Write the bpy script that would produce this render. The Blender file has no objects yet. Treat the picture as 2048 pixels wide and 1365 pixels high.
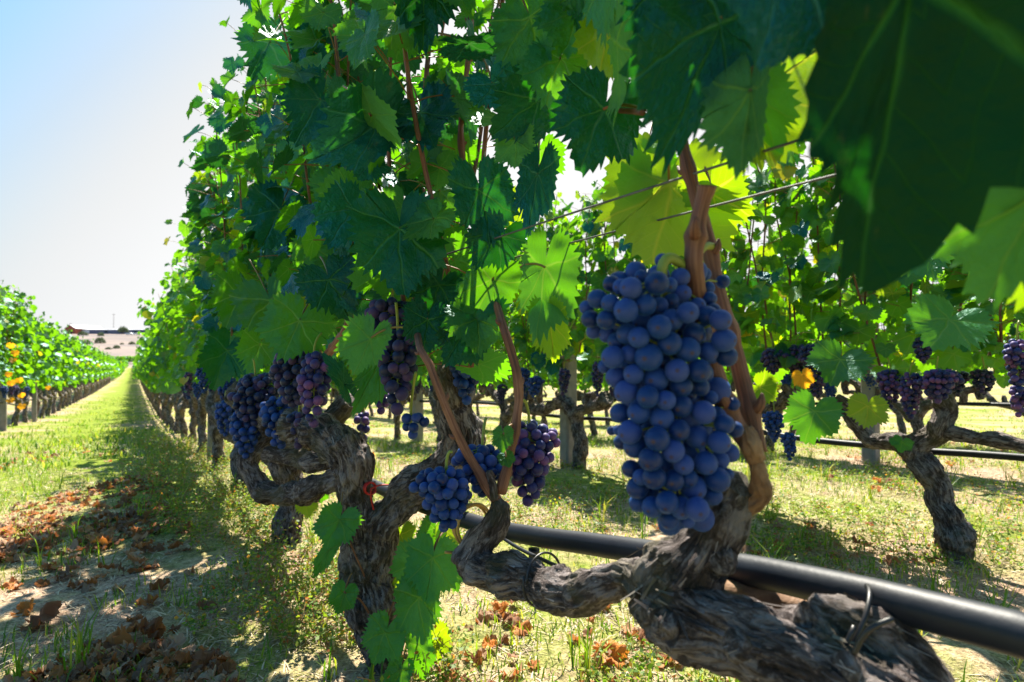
import bpy, math
import numpy as np
from mathutils import Vector, Matrix

R = math.radians
scene = bpy.context.scene
COL = scene.collection

# ------------------------------------------------------------------ camera
F = 1140.0                      # focal length in pixels of the 2048 x 1365 photograph
PITCH = R(0.88)
CAMH = 0.70
cam_d = bpy.data.cameras.new("camera")
cam = bpy.data.objects.new("camera", cam_d)
COL.objects.link(cam)
cam.location = (0, 0, CAMH)
cam.rotation_euler = (R(90) + PITCH, 0, 0)
cam_d.sensor_width = 36.0
cam_d.lens = 36.0 * F / 2048.0
cam_d.clip_start = 0.01
cam_d.clip_end = 2000
cam_d.dof.use_dof = True
cam_d.dof.focus_distance = 1.0
cam_d.dof.aperture_fstop = 6.3
scene.camera = cam

# ------------------------------------------------------------------ sky, sun, exposure
SUN_EL, SUN_AZ = R(56), R(3)            # azimuth clockwise from +Y (straight ahead)
world = bpy.data.worlds.new("World")
scene.world = world
world.use_nodes = True
wn, wl = world.node_tree.nodes, world.node_tree.links
wn.clear()
sky = wn.new("ShaderNodeTexSky")
sky.sky_type = 'NISHITA'
sky.sun_disc = False
sky.sun_elevation = SUN_EL
sky.sun_rotation = SUN_AZ
sky.air_density = 1.3
sky.dust_density = 2.2
sky.ozone_density = 2.0
bg = wn.new("ShaderNodeBackground")
bg.inputs["Strength"].default_value = 0.055
out = wn.new("ShaderNodeOutputWorld")
# a hazy white sky low down and towards the sun side, clear blue overhead and behind
def _w(kind, **k):
    n = wn.new("ShaderNode" + kind)
    for a, v in k.items(): setattr(n, a, v)
    return n
_tc = _w("TexCoord")
_dot = _w("VectorMath", operation='DOT_PRODUCT'); _dot.inputs[1].default_value = (0.50, 0.80, -0.55)
wl.new(_tc.outputs["Generated"], _dot.inputs[0])
_mr = _w("MapRange", interpolation_type='SMOOTHSTEP')
_mr.inputs["From Min"].default_value = -0.14; _mr.inputs["From Max"].default_value = 0.26
wl.new(_dot.outputs["Value"], _mr.inputs["Value"])
_tint = _w("Mix", data_type='RGBA', blend_type='MULTIPLY'); _tint.inputs[0].default_value = 1.0
wl.new(sky.outputs[0], _tint.inputs[6]); _tint.inputs[7].default_value = (0.55, 1.06, 1.30, 1)
_hz = _w("Mix", data_type='RGBA'); wl.new(_mr.outputs[0], _hz.inputs[0]); wl.new(_tint.outputs[2], _hz.inputs[6])
_m2 = _w("MapRange"); _m2.inputs["From Min"].default_value = 0.12; _m2.inputs["From Max"].default_value = 0.42
wl.new(_dot.outputs["Value"], _m2.inputs["Value"])
_wh = _w("Mix", data_type='RGBA'); wl.new(_m2.outputs[0], _wh.inputs[0]); _wh.inputs[6].default_value = (5.0, 5.15, 5.25, 1); _wh.inputs[7].default_value = (6.6, 6.6, 6.6, 1)
wl.new(_wh.outputs[2], _hz.inputs[7])
wl.new(_hz.outputs[2], bg.inputs[0])
wl.new(bg.outputs[0], out.inputs[0])

sun_d = bpy.data.lights.new("sun", 'SUN')
sun_d.energy = 5.0
sun_d.angle = R(0.53)
sun_d.color = (1.0, 0.93, 0.80)
sun = bpy.data.objects.new("sun", sun_d)
COL.objects.link(sun)
to_sun = Vector((math.sin(SUN_AZ) * math.cos(SUN_EL), math.cos(SUN_AZ) * math.cos(SUN_EL), math.sin(SUN_EL)))
sun.rotation_euler = to_sun.to_track_quat('Z', 'Y').to_euler()
sun.location = (0, 0, 20)

scene.view_settings.view_transform = 'Standard'
scene.view_settings.look = 'None'
scene.view_settings.exposure = 1.5
scene.view_settings.gamma = 1.0
scene.cycles.use_denoising = True
scene.cycles.max_bounces = 8
scene.cycles.diffuse_bounces = 4
scene.cycles.glossy_bounces = 2
scene.cycles.transmission_bounces = 5
scene.cycles.transparent_max_bounces = 8
scene.cycles.caustics_reflective = False
scene.cycles.caustics_refractive = False
scene.cycles.sample_clamp_indirect = 6.0

# ------------------------------------------------------------------ geometry of the place
ANG = math.atan2(1024 - 268, F)                     # the rows run off to the left of the view
NV = np.array([math.cos(ANG), math.sin(ANG), 0.0])  # across the rows, to the right
DV = np.array([-math.sin(ANG), math.cos(ANG), 0.0]) # along the rows, away
UP = np.array([0, 0, 1.0])
FWD = np.array([0, math.cos(PITCH), math.sin(PITCH)])
CUP = np.array([0, -math.sin(PITCH), math.cos(PITCH)])
CPOS = np.array([0, 0, CAMH])

def ray(x, y):
    return np.array([1.0, 0, 0]) * ((x - 1024) / F) + CUP * (-(y - 682.5) / F) + FWD

def at(x, y, d):
    """a point of the place seen at photo pixel x, y and standing d metres ahead"""
    return CPOS + ray(x, y) * d

def atp(x, y, p):
    """a point seen at x, y on the vertical plane that runs along the rows at lateral p"""
    r = ray(x, y)
    return CPOS + r * (p / r.dot(NV))

def row(p, t, z=0.0):
    return NV * p + DV * t + UP * z

def smooth(a, b, x):
    t = np.clip((x - a) / (b - a), 0, 1)
    return t * t * (3 - 2 * t)

def gz(x, y):
    """height of the ground: level round the nearest vines, then falling gently to the end of the rows, with a dry slope rising beyond"""
    x = np.asarray(x, float); y = np.asarray(y, float)
    return np.interp(y, [-50, 2.4, 3.7, 5, 7.5, 12, 25, 60, 131, 150, 220, 260, 400, 430, 900],
                     [0, 0, -.05, -.15, -.38, -.70, -1.22, -2.3, -3.4, -3.0, .7, 3.0, 11.9, 12.2, 4.0])

# ------------------------------------------------------------------ noise
def _hash(ix, iy, iz, seed):
    h = (ix.astype(np.uint32) * np.uint32(374761393) + iy.astype(np.uint32) * np.uint32(668265263)
         + iz.astype(np.uint32) * np.uint32(2147483647) + np.uint32(seed * 7919 + 13))
    h = (h ^ (h >> np.uint32(13))) * np.uint32(1274126177)
    h = h ^ (h >> np.uint32(16))
    return (h & np.uint32(0xffff)).astype(float) / 65535.0

def noise(P, seed=0):
    """value noise, -1 .. 1"""
    P = np.asarray(P, float)
    i = np.floor(P).astype(np.int64); f = P - i
    u = f * f * f * (f * (f * 6 - 15) + 10)
    r = 0
    for dx in (0, 1):
        for dy in (0, 1):
            for dz in (0, 1):
                w = (u[:, 0] if dx else 1 - u[:, 0]) * (u[:, 1] if dy else 1 - u[:, 1]) * (u[:, 2] if dz else 1 - u[:, 2])
                r = r + w * _hash(i[:, 0] + dx, i[:, 1] + dy, i[:, 2] + dz, seed)
    return r * 2 - 1

def norm(v):
    return v / np.maximum(np.linalg.norm(v, axis=-1, keepdims=True), 1e-9)

# ------------------------------------------------------------------ mesh building
def mesh_data(name, V, F_, mats, uv=None, fmat=None, smooth_=True, attr=None):
    """V (n,3); F_ an (m,k) array or a list of them; uv per vertex"""
    if not isinstance(F_, list):
        F_ = [F_]
    F_ = [np.asarray(f, np.int32) for f in F_ if len(f)]
    V = np.asarray(V, np.float32)
    me = bpy.data.meshes.new(name)
    loops = np.concatenate([f.ravel() for f in F_])
    tot = np.concatenate([np.full(len(f), f.shape[1], np.int32) for f in F_])
    start = np.concatenate([[0], np.cumsum(tot)[:-1]]).astype(np.int32)
    me.vertices.add(len(V)); me.vertices.foreach_set("co", V.ravel())
    me.loops.add(len(loops)); me.loops.foreach_set("vertex_index", loops)
    me.polygons.add(len(tot)); me.polygons.foreach_set("loop_start", start)
    me.polygons.foreach_set("use_smooth", np.full(len(tot), smooth_))
    for m in (mats if isinstance(mats, (list, tuple)) else [mats]):
        me.materials.append(m)
    if fmat is not None:
        me.polygons.foreach_set("material_index", np.asarray(fmat, np.int32))
    if uv is not None:
        l = me.uv_layers.new(name="UVMap")
        l.data.foreach_set("uv", np.asarray(uv, np.float32)[loops].ravel())
    if attr is not None:
        for k, a in attr.items():
            at_ = me.attributes.new(k, 'FLOAT_VECTOR', 'POINT')
            at_.data.foreach_set("vector", np.asarray(a, np.float32).ravel())
    me.update(calc_edges=True)
    return me

def link(name, me, parent=None, loc=None):
    o = bpy.data.objects.new(name, me)
    COL.objects.link(o)
    if parent is not None:
        o.parent = parent
    if loc is not None:
        o.location = [float(c) for c in loc]
    return o

def obj(name, V, F_, mats, parent=None, **k):
    """one mesh object; V in world coordinates (the parent things are never rotated when parts are given this way)"""
    V = np.asarray(V, float)
    if parent is not None:
        base = np.array(parent['base'])
        return link(name, mesh_data(name, V - base, F_, mats, **k), parent)
    base = np.array([V[:, 0].mean(), V[:, 1].mean(), V[:, 2].min()])
    o = link(name, mesh_data(name, V - base, F_, mats, **k), None, base)
    o['base'] = [float(c) for c in base]
    return o

def tag(o, label=None, cat=None, group=None, kind=None):
    if label: o['label'] = label
    if cat: o['category'] = cat
    if group: o['group'] = group
    if kind: o['kind'] = kind
    return o

def thing(name, loc, label, cat, group=None, kind=None):
    o = bpy.data.objects.new(name, None)
    COL.objects.link(o)
    o.location = [float(c) for c in loc]
    o['base'] = [float(c) for c in loc]
    o.empty_display_size = 0.05
    return tag(o, label, cat, group, kind)

def copy_tree(o, loc, rotz=0.0, label=None, group=None, scale=1.0):
    r = o.copy(); COL.objects.link(r)
    r.location = [float(c) for c in loc]; r.rotation_euler = (0, 0, rotz); r.scale = (scale,) * 3
    if label: r['label'] = label
    if group: r['group'] = group
    for ch in list(o.children):
        c = ch.copy(); COL.objects.link(c); c.parent = r
        for g in list(ch.children):
            d = g.copy(); COL.objects.link(d); d.parent = c
    return r

class Bag:
    """collects pieces into ONE mesh"""
    def __init__(s):
        s.V, s.Q, s.T, s.U, s.mq, s.mt, s.n = [], [], [], [], [], [], 0
    def add(s, V, quads=None, tris=None, uv=None, m=0):
        V = np.asarray(V, float).reshape(-1, 3)
        s.V.append(V)
        s.U.append(np.zeros((len(V), 2)) if uv is None else np.asarray(uv, float).reshape(-1, 2))
        if quads is not None and len(quads):
            s.Q.append(np.asarray(quads) + s.n); s.mq.append(np.full(len(quads), m))
        if tris is not None and len(tris):
            s.T.append(np.asarray(tris) + s.n); s.mt.append(np.full(len(tris), m))
        s.n += len(V)
    def build(s, name, mats, parent=None, **k):
        Fs, fm = [], []
        if s.Q: Fs.append(np.concatenate(s.Q)); fm.append(np.concatenate(s.mq))
        if s.T: Fs.append(np.concatenate(s.T)); fm.append(np.concatenate(s.mt))
        return obj(name, np.concatenate(s.V), Fs, mats, parent, uv=np.concatenate(s.U), fmat=np.concatenate(fm), **k)

def catmull(P, n):
    """resample a polyline (any width of rows) as a smooth curve with n points"""
    P = np.asarray(P, float)
    if len(P) == 2:
        t = np.linspace(0, 1, n)[:, None]
        return P[0] * (1 - t) + P[1] * t
    Q = np.vstack([2 * P[0] - P[1], P, 2 * P[-1] - P[-2]])
    d = np.linalg.norm(np.diff(P[:, :3], axis=0), axis=1); c = np.concatenate([[0], np.cumsum(d)])
    s = np.linspace(0, c[-1], n)
    k = np.clip(np.searchsorted(c, s, side='right') - 1, 0, len(P) - 2)
    u = ((s - c[k]) / np.maximum(d[k], 1e-9))[:, None]
    a, b, e, f = Q[k], Q[k + 1], Q[k + 2], Q[k + 3]
    return 0.5 * (2 * b + (e - a) * u + (2 * a - 5 * b + 4 * e - f) * u ** 2 + (3 * b - a - 3 * e + f) * u ** 3)

def frames(C):
    T = norm(np.gradient(C, axis=0))
    ref = np.array([0.31, 0.2, 0.93])
    if abs(T[0].dot(norm(ref))) > 0.9: ref = np.array([1.0, 0.1, 0])
    U = np.zeros_like(T)
    u = ref - T[0] * ref.dot(T[0]); u /= np.linalg.norm(u)
    for i in range(len(T)):
        u = u - T[i] * u.dot(T[i]); u /= max(np.linalg.norm(u), 1e-9)
        U[i] = u
    return T, U, np.cross(T, U)

def tube(P, rad, nseg=10, n=None, rough=0.0, seed=0, caps=True):
    """a smooth tapering tube through P; returns V, quads, tris, uv"""
    P = np.asarray(P, float); rad = np.asarray(rad, float)
    if rad.ndim == 0: rad = np.full(len(P), float(rad))
    A = catmull(np.hstack([P, rad[:, None]]), n or max(4, 5 * len(P)))
    C, r = A[:, :3], np.maximum(A[:, 3], 1e-4)
    T, U, W = frames(C)
    th = np.arange(nseg) / nseg * 2 * np.pi
    ring = U[:, None] * np.cos(th)[None, :, None] + W[:, None] * np.sin(th)[None, :, None]
    rr = np.repeat(r[:, None], nseg, 1)
    if rough:
        q = (C[:, None] * 28 + ring * 1.3).reshape(-1, 3)
        q2 = (C[:, None] * 9 + ring * 4.2).reshape(-1, 3)
        rr = rr * (1 + rough * (noise(q, seed).reshape(rr.shape) + 0.9 * noise(q2, seed + 5).reshape(rr.shape)))
    V = (C[:, None] + ring * rr[..., None]).reshape(-1, 3)
    m = len(C)
    i = np.arange(m - 1)[:, None]; j = np.arange(nseg)[None]
    j2 = (j + 1) % nseg
    Q = np.stack([i * nseg + j, i * nseg + j2, (i + 1) * nseg + j2, (i + 1) * nseg + j], -1).reshape(-1, 4)
    L = np.concatenate([[0], np.cumsum(np.linalg.norm(np.diff(C, axis=0), axis=1))])
    uv = np.stack([np.tile(th / (2 * np.pi), m), np.repeat(L, nseg)], -1)
    tris = []
    if caps:
        V = np.vstack([V, C[:1], C[-1:]]); uv = np.vstack([uv, [[0, 0]], [[0, L[-1]]]])
        a, b = m * nseg, m * nseg + 1
        jj = np.arange(nseg); j3 = (jj + 1) % nseg
        tris = np.vstack([np.stack([np.full(nseg, a), j3, jj], -1),
                          np.stack([np.full(nseg, b), (m - 1) * nseg + jj, (m - 1) * nseg + j3], -1)])
    return V, Q, tris, uv

def many_tubes(P0, P1, P2, rad, nseg=4, n=4):
    """K thin bent tubes at once (quadratic curves)"""
    t = np.linspace(0, 1, n)[None, :, None]
    C = P0[:, None] * (1 - t) ** 2 + P1[:, None] * 2 * t * (1 - t) + P2[:, None] * t ** 2
    T = norm(np.gradient(C, axis=1))
    ref = np.where(np.abs(T[:, :, 2:3]) > 0.9, np.array([1.0, 0, 0]), np.array([0, 0, 1.0]))
    U = norm(np.cross(T, ref)); W = np.cross(T, U)
    th = np.arange(nseg) / nseg * 2 * np.pi
    rad = np.asarray(rad, float).reshape(-1, 1, 1, 1) if np.ndim(rad) else rad
    V = C[:, :, None] + (U[:, :, None] * np.cos(th)[:, None] + W[:, :, None] * np.sin(th)[:, None]) * rad
    K = len(P0)
    i = np.arange(n - 1)[:, None]; j = np.arange(nseg)[None]; j2 = (j + 1) % nseg
    q = np.stack([i * nseg + j, i * nseg + j2, (i + 1) * nseg + j2, (i + 1) * nseg + j], -1).reshape(-1, 4)
    Q = (q[None] + (np.arange(K) * n * nseg)[:, None, None]).reshape(-1, 4)
    return V.reshape(-1, 3), Q

# ------------------------------------------------------------------ materials
def mat(name):
    m = bpy.data.materials.new(name); m.use_nodes = True
    nt = m.node_tree; nt.nodes.clear()
    o = nt.nodes.new("ShaderNodeOutputMaterial")
    return m, nt, o

def N(nt, typ, **props):
    n = nt.nodes.new("ShaderNode" + typ)
    for k, v in props.items(): setattr(n, k, v)
    return n

def setin(n, **k):
    for a, v in k.items():
        n.inputs[a.replace("_", " ")].default_value = v

def con(nt, a, b): nt.links.new(a, b)

def math_(nt, op, a, b=None, c=None, clamp=False):
    n = N(nt, "Math", operation=op, use_clamp=clamp)
    for i, v in enumerate((a, b, c)):
        if v is None: continue
        if isinstance(v, (int, float)): n.inputs[i].default_value = v
        else: con(nt, v, n.inputs[i])
    return n.outputs[0]

def ramp(nt, fac, stops, interp='LINEAR'):
    r = N(nt, "ValToRGB"); r.color_ramp.interpolation = interp
    e = r.color_ramp.elements
    while len(e) < len(stops): e.new(0.5)
    for i, (p, c) in enumerate(stops):
        e[i].position = p; e[i].color = (*c, 1) if len(c) == 3 else c
    con(nt, fac, r.inputs[0])
    return r.outputs[0]

def mixc(nt, fac, a, b, mode='MIX'):
    n = N(nt, "Mix", data_type='RGBA', blend_type=mode)
    for sock, v in ((n.inputs[0], fac), (n.inputs[6], a), (n.inputs[7], b)):
        if isinstance(v, (int, float)): sock.default_value = v
        elif isinstance(v, tuple): sock.default_value = (*v, 1)
        else: con(nt, v, sock)
    return n.outputs[2]

def noise_tex(nt, vec, scale, detail=3, rough=0.55, dist=0.0):
    n = N(nt, "TexNoise"); setin(n, Scale=scale, Detail=detail, Roughness=rough, Distortion=dist)
    if vec is not None: con(nt, vec, n.inputs["Vector"])
    return n.outputs[0]

def bump(nt, height, strength, dist=0.01):
    b = N(nt, "Bump"); setin(b, Strength=strength, Distance=dist)
    con(nt, height, b.inputs["Height"])
    return b.outputs[0]

def leaf_material(name, top, under, trans, vein, trans_fac=0.5, detail=True, dry=False, rough=0.42, spec=0.75, stint=(0.35, 0.92, 0.90, 1)):
    m, nt, o = mat(name)
    geo = N(nt, "NewGeometry"); info = N(nt, "ObjectInfo")
    rnd = math_(nt, 'FRACT', math_(nt, 'ADD', geo.outputs["Random Per Island"], info.outputs["Random"]))
    uvn = N(nt, "UVMap")
    sub = N(nt, "VectorMath", operation='SUBTRACT'); con(nt, uvn.outputs[0], sub.inputs[0]); sub.inputs[1].default_value = (0.5, 0.5, 0)
    sc = N(nt, "VectorMath", operation='SCALE'); con(nt, sub.outputs[0], sc.inputs[0]); sc.inputs["Scale"].default_value = 4.0
    wn_ = N(nt, "TexNoise"); setin(wn_, Scale=1.6, Detail=2.0); con(nt, sc.outputs[0], wn_.inputs["Vector"])
    offs = N(nt, "VectorMath", operation='ADD'); con(nt, sc.outputs[0], offs.inputs[0])
    jit = N(nt, "CombineXYZ"); con(nt, math_(nt, 'MULTIPLY', rnd, 17.0), jit.inputs[2]); con(nt, jit.outputs[0], offs.inputs[1]); con(nt, offs.outputs[0], wn_.inputs["Vector"])
    ws = N(nt, "VectorMath", operation='MULTIPLY_ADD'); con(nt, wn_.outputs["Color"], ws.inputs[0]); ws.inputs[1].default_value = (0.22, 0.22, 0); ws.inputs[2].default_value = (-0.11, -0.11, 0)
    wa = N(nt, "VectorMath", operation='ADD'); con(nt, sc.outputs[0], wa.inputs[0]); con(nt, ws.outputs[0], wa.inputs[1])
    sep = N(nt, "SeparateXYZ"); con(nt, wa.outputs[0], sep.inputs[0])
    x, y = sep.outputs[0], sep.outputs[1]
    ax = math_(nt, 'ABSOLUTE', x)
    # five main veins from the stalk, mirrored on the midrib: directions 0, 50 and 112 degrees from the tip
    vein_d, sec = None, None
    for ang in (0.0, 48.0, 108.0):
        sx, sy = math.sin(R(ang)), math.cos(R(ang))
        s = math_(nt, 'ADD', math_(nt, 'MULTIPLY', ax, sx), math_(nt, 'MULTIPLY', y, sy))
        tt = math_(nt, 'ABSOLUTE', math_(nt, 'SUBTRACT', math_(nt, 'MULTIPLY', ax, sy), math_(nt, 'MULTIPLY', y, sx)))
        neg = math_(nt, 'MULTIPLY', math_(nt, 'LESS_THAN', s, 0.0), 10.0)
        d = math_(nt, 'ADD', math_(nt, 'ADD', tt, neg), math_(nt, 'MULTIPLY', s, 0.012))
        vein_d = d if vein_d is None else math_(nt, 'MINIMUM', vein_d, d)
        if detail:
            # secondary veins leave the main vein at an angle, herringbone fashion
            k = math_(nt, 'MULTIPLY', math_(nt, 'SUBTRACT', s, math_(nt, 'MULTIPLY', tt, 0.95)), 6.5)
            fr = math_(nt, 'ABSOLUTE', math_(nt, 'SUBTRACT', math_(nt, 'FRACT', k), 0.5))
            near = math_(nt, 'ADD', math_(nt, 'MULTIPLY', tt, 1.0), neg)
            if sec is None: sec, best = fr, near
            else:
                lt = math_(nt, 'LESS_THAN', near, best)
                sec = math_(nt, 'ADD', math_(nt, 'MULTIPLY', fr, lt), math_(nt, 'MULTIPLY', sec, math_(nt, 'SUBTRACT', 1.0, lt)))
                best = math_(nt, 'MINIMUM', near, best)
    main = math_(nt, 'SUBTRACT', 1.0, math_(nt, 'DIVIDE', vein_d, 0.030), clamp=True)
    if detail:
        second = math_(nt, 'SUBTRACT', 1.0, math_(nt, 'DIVIDE', math_(nt, 'ADD', sec, math_(nt, 'MULTIPLY', noise_tex(nt, sc.outputs[0], 5.0, 2), 0.05)), 0.07), clamp=True)
        veins = math_(nt, 'MAXIMUM', main, math_(nt, 'MULTIPLY', second, 0.45))
    else:
        veins = main
    loc = N(nt, "TexCoord")
    n1 = noise_tex(nt, sc.outputs[0], 3.0, 4)
    tint = math_(nt, 'ADD', math_(nt, 'MULTIPLY', rnd, 0.75), math_(nt, 'MULTIPLY', n1, 0.35))
    def var(c, k=0.45):
        dark = tuple(v * (1 - k) for v in c); lite = tuple(min(1, v * (1 + k)) for v in c)
        return ramp(nt, tint, [(0.1, dark), (0.95, (lite[0] * 1.15, lite[1], lite[2] * 0.9))])
    ct, cu, cx = var(top), var(under, 0.2), var(trans, 0.25)
    if dry:
        ct = ramp(nt, rnd, [(0.0, (0.22, 0.14, 0.09)), (0.3, (0.20, 0.085, 0.04)), (0.55, (0.55, 0.19, 0.045)), (0.75, (0.55, 0.36, 0.22)), (1.0, (0.30, 0.19, 0.12))]); cu = ct
    else:
        if not detail:                                # a few leaves have turned already
            old = ramp(nt, math_(nt, 'ADD', rnd, math_(nt, 'MULTIPLY', n1, 0.02)), [(0.984, (0, 0, 0)), (0.992, (1, 1, 1))])
            ct = mixc(nt, old, ct, (0.30, 0.24, 0.02)); cx = mixc(nt, old, cx, (0.60, 0.55, 0.01))
        blot = ramp(nt, noise_tex(nt, offs.outputs[0], 4.5, 4, 0.6), [(0.66, (0, 0, 0)), (0.74, (0.55, 0.55, 0.55))])
        ct = mixc(nt, blot, ct, (0.10, 0.085, 0.02))
    front = mixc(nt, math_(nt, 'MULTIPLY', veins, 0.7), ct, vein)
    back = mixc(nt, math_(nt, 'MULTIPLY', veins, 0.55), cu, tuple(min(1, v * 1.2) for v in vein))
    base = mixc(nt, geo.outputs["Backfacing"], front, back)
    p = N(nt, "BsdfPrincipled")
    con(nt, base, p.inputs["Base Color"])
    rg = math_(nt, 'ADD', math_(nt, 'MULTIPLY', geo.outputs["Backfacing"], 0.25), rough)
    con(nt, rg, p.inputs["Roughness"])
    p.inputs["Specular IOR Level"].default_value = 0.2 if dry else spec
    if not dry: p.inputs["Specular Tint"].default_value = stint
    h = math_(nt, 'ADD', math_(nt, 'MULTIPLY', veins, -0.45), math_(nt, 'MULTIPLY', noise_tex(nt, sc.outputs[0], 7.0, 3), 1.1))
    nb = bump(nt, h, 0.8 if detail else 0.3, 0.005)
    con(nt, nb, p.inputs["Normal"])
    tr = N(nt, "BsdfTranslucent")
    tc = mixc(nt, math_(nt, 'MULTIPLY', veins, 0.8), cx, (min(1, trans[0] * 1.9 + .05), min(1, trans[1] * 1.15), trans[2] + .06))
    con(nt, tc, tr.inputs["Color"])
    mx = N(nt, "MixShader"); mx.inputs[0].default_value = trans_fac
    con(nt, p.outputs[0], mx.inputs[1]); con(nt, tr.outputs[0], mx.inputs[2])
    con(nt, mx.outputs[0], o.inputs[0])
    return m

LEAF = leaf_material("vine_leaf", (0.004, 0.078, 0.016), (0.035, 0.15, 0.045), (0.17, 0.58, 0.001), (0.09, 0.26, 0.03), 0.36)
LEAF_DEEP_SHADE = leaf_material("deep_shade_leaf", (0.002, 0.027, 0.008), (0.01, 0.03, 0.01), (0.010, 0.12, 0.002), (0.040, 0.22, 0.012), 0.30, rough=0.6, spec=0.22, stint=(0.7, 1.0, 0.9, 1))  # shade of the leaves overhead put into a much darker leaf colour
LEAF_SKY_SHEEN = leaf_material("sky_sheen_vine_leaf", (0.002, 0.068, 0.060), (0.03, 0.13, 0.07), (0.04, 0.28, 0.01), (0.04, 0.18, 0.10), 0.2, rough=0.36, spec=0.9, stint=(0.20, 0.75, 1.0, 1))  # glossy leaf with the blue sky's reflection painted into its teal colour
LEAF_FAR = leaf_material("far_vine_leaf", (0.008, 0.070, 0.012), (0.04, 0.14, 0.04), (0.20, 0.56, 0.002), (0.08, 0.22, 0.03), 0.44, detail=False)
LEAF_SHADED = leaf_material("shaded_vine_leaf", (0.002, 0.040, 0.011), (0.02, 0.09, 0.025), (0.02, 0.20, 0.002), (0.05, 0.22, 0.02), 0.30)  # shaded copy of the vine leaf, the shade put into its colour
LEAF_YELLOW = leaf_material("pale_vine_leaf", (0.05, 0.16, 0.01), (0.11, 0.22, 0.04), (0.36, 0.62, 0.002), (0.40, 0.42, 0.04), 0.52)
LEAF_AMBER = leaf_material("amber_vine_leaf", (0.50, 0.22, 0.02), (0.45, 0.25, 0.05), (0.85, 0.42, 0.01), (0.4, 0.2, 0.03), 0.5)
LEAF_ORANGE = leaf_material("orange_fallen_leaf", (0.60, 0.24, 0.055), (0.60, 0.32, 0.12), (0.80, 0.30, 0.04), (0.45, 0.22, 0.08), 0.3, rough=0.6, spec=0.25, stint=(1, 1, 1, 1))
LEAF_DRY = leaf_material("dry_leaf", (0.44, 0.17, 0.06), (0.50, 0.31, 0.19), (0.50, 0.19, 0.05), (0.34, 0.18, 0.09), 0.25, detail=False, dry=True, rough=0.7)

def bark_material(name, dark, mid, lite, scale=1.0, attr="bark"):
    m, nt, o = mat(name)
    a = N(nt, "Attribute", attribute_name=attr)
    n1 = noise_tex(nt, a.outputs["Vector"], 1.7 * scale, 9, 0.68, 0.9)
    n2 = noise_tex(nt, a.outputs["Vector"], 6.0 * scale, 5, 0.65, 0.5)
    tc = N(nt, "TexCoord")
    n3 = noise_tex(nt, tc.outputs["Object"], 22, 3)
    f = math_(nt, 'ADD', math_(nt, 'MULTIPLY', n1, 0.75), math_(nt, 'MULTIPLY', n3, 0.35))
    c = ramp(nt, f, [(0.42, dark), (0.53, mid), (0.62, lite), (0.74, tuple(v * 1.3 for v in lite))])
    c = mixc(nt, ramp(nt, noise_tex(nt, tc.outputs["Object"], 9, 3), [(0.52, (0, 0, 0)), (0.62, (0.5, 0.5, 0.5))]), c, (0.11, 0.10, 0.045))
    p = N(nt, "BsdfPrincipled"); con(nt, c, p.inputs["Base Color"]); setin(p, Roughness=0.75)
    p.inputs["Specular IOR Level"].default_value = 0.35
    h = math_(nt, 'ADD', math_(nt, 'MULTIPLY', n1, 1.0), math_(nt, 'MULTIPLY', n2, 0.6))
    con(nt, bump(nt, h, 1.0, 0.012), p.inputs["Normal"])
    con(nt, p.outputs[0], o.inputs[0])
    return m

BARK = bark_material("old_vine_bark", (0.012, 0.007, 0.006), (0.095, 0.068, 0.062), (0.31, 0.26, 0.25))

def simple(name, color, rough=0.6, spec=0.4, var=None, nscale=20, metal=0.0, bumps=0.0, bscale=60):
    m, nt, o = mat(name)
    p = N(nt, "BsdfPrincipled"); setin(p, Roughness=rough, Metallic=metal)
    p.inputs["Specular IOR Level"].default_value = spec
    tc = N(nt, "TexCoord")
    c = ramp(nt, noise_tex(nt, tc.outputs["Object"], nscale, 4), [(0.3, color), (0.7, var or tuple(v * 1.3 for v in color))])
    con(nt, c, p.inputs["Base Color"])
    if bumps:
        con(nt, bump(nt, noise_tex(nt, tc.outputs["Object"], bscale, 3), bumps, 0.004), p.inputs["Normal"])
    con(nt, p.outputs[0], o.inputs[0])
    return m

def cane_material():
    m, nt, o = mat("cane_bark")
    uv = N(nt, "UVMap"); mp = N(nt, "Mapping"); con(nt, uv.outputs[0], mp.inputs[0]); mp.inputs["Scale"].default_value = (14, 9, 1)
    tc = N(nt, "TexCoord")
    n = math_(nt, 'ADD', math_(nt, 'MULTIPLY', noise_tex(nt, mp.outputs[0], 1.5, 5), 0.6), math_(nt, 'MULTIPLY', noise_tex(nt, tc.outputs["Object"], 14, 3), 0.4))
    c = ramp(nt, n, [(0.38, (0.07, 0.026, 0.018)), (0.5, (0.18, 0.068, 0.038)), (0.62, (0.31, 0.15, 0.095))])
    p = N(nt, "BsdfPrincipled"); con(nt, c, p.inputs["Base Color"]); setin(p, Roughness=0.58)
    con(nt, bump(nt, n, 0.7, 0.004), p.inputs["Normal"])
    con(nt, p.outputs[0], o.inputs[0])
    return m
CANE = cane_material()
PETIOLE = simple("leaf_stalk", (0.16, 0.16, 0.03), 0.5, 0.4, (0.30, 0.10, 0.05), 8)
GREEN_STEM = simple("green_bunch_stem", (0.22, 0.30, 0.04), 0.45, 0.4, (0.30, 0.32, 0.06), 12)
PEELED = simple("peeled_cane_bark", (0.15, 0.065, 0.03), 0.7, 0.3, (0.34, 0.21, 0.12), 45, bumps=0.6, bscale=90)

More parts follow.
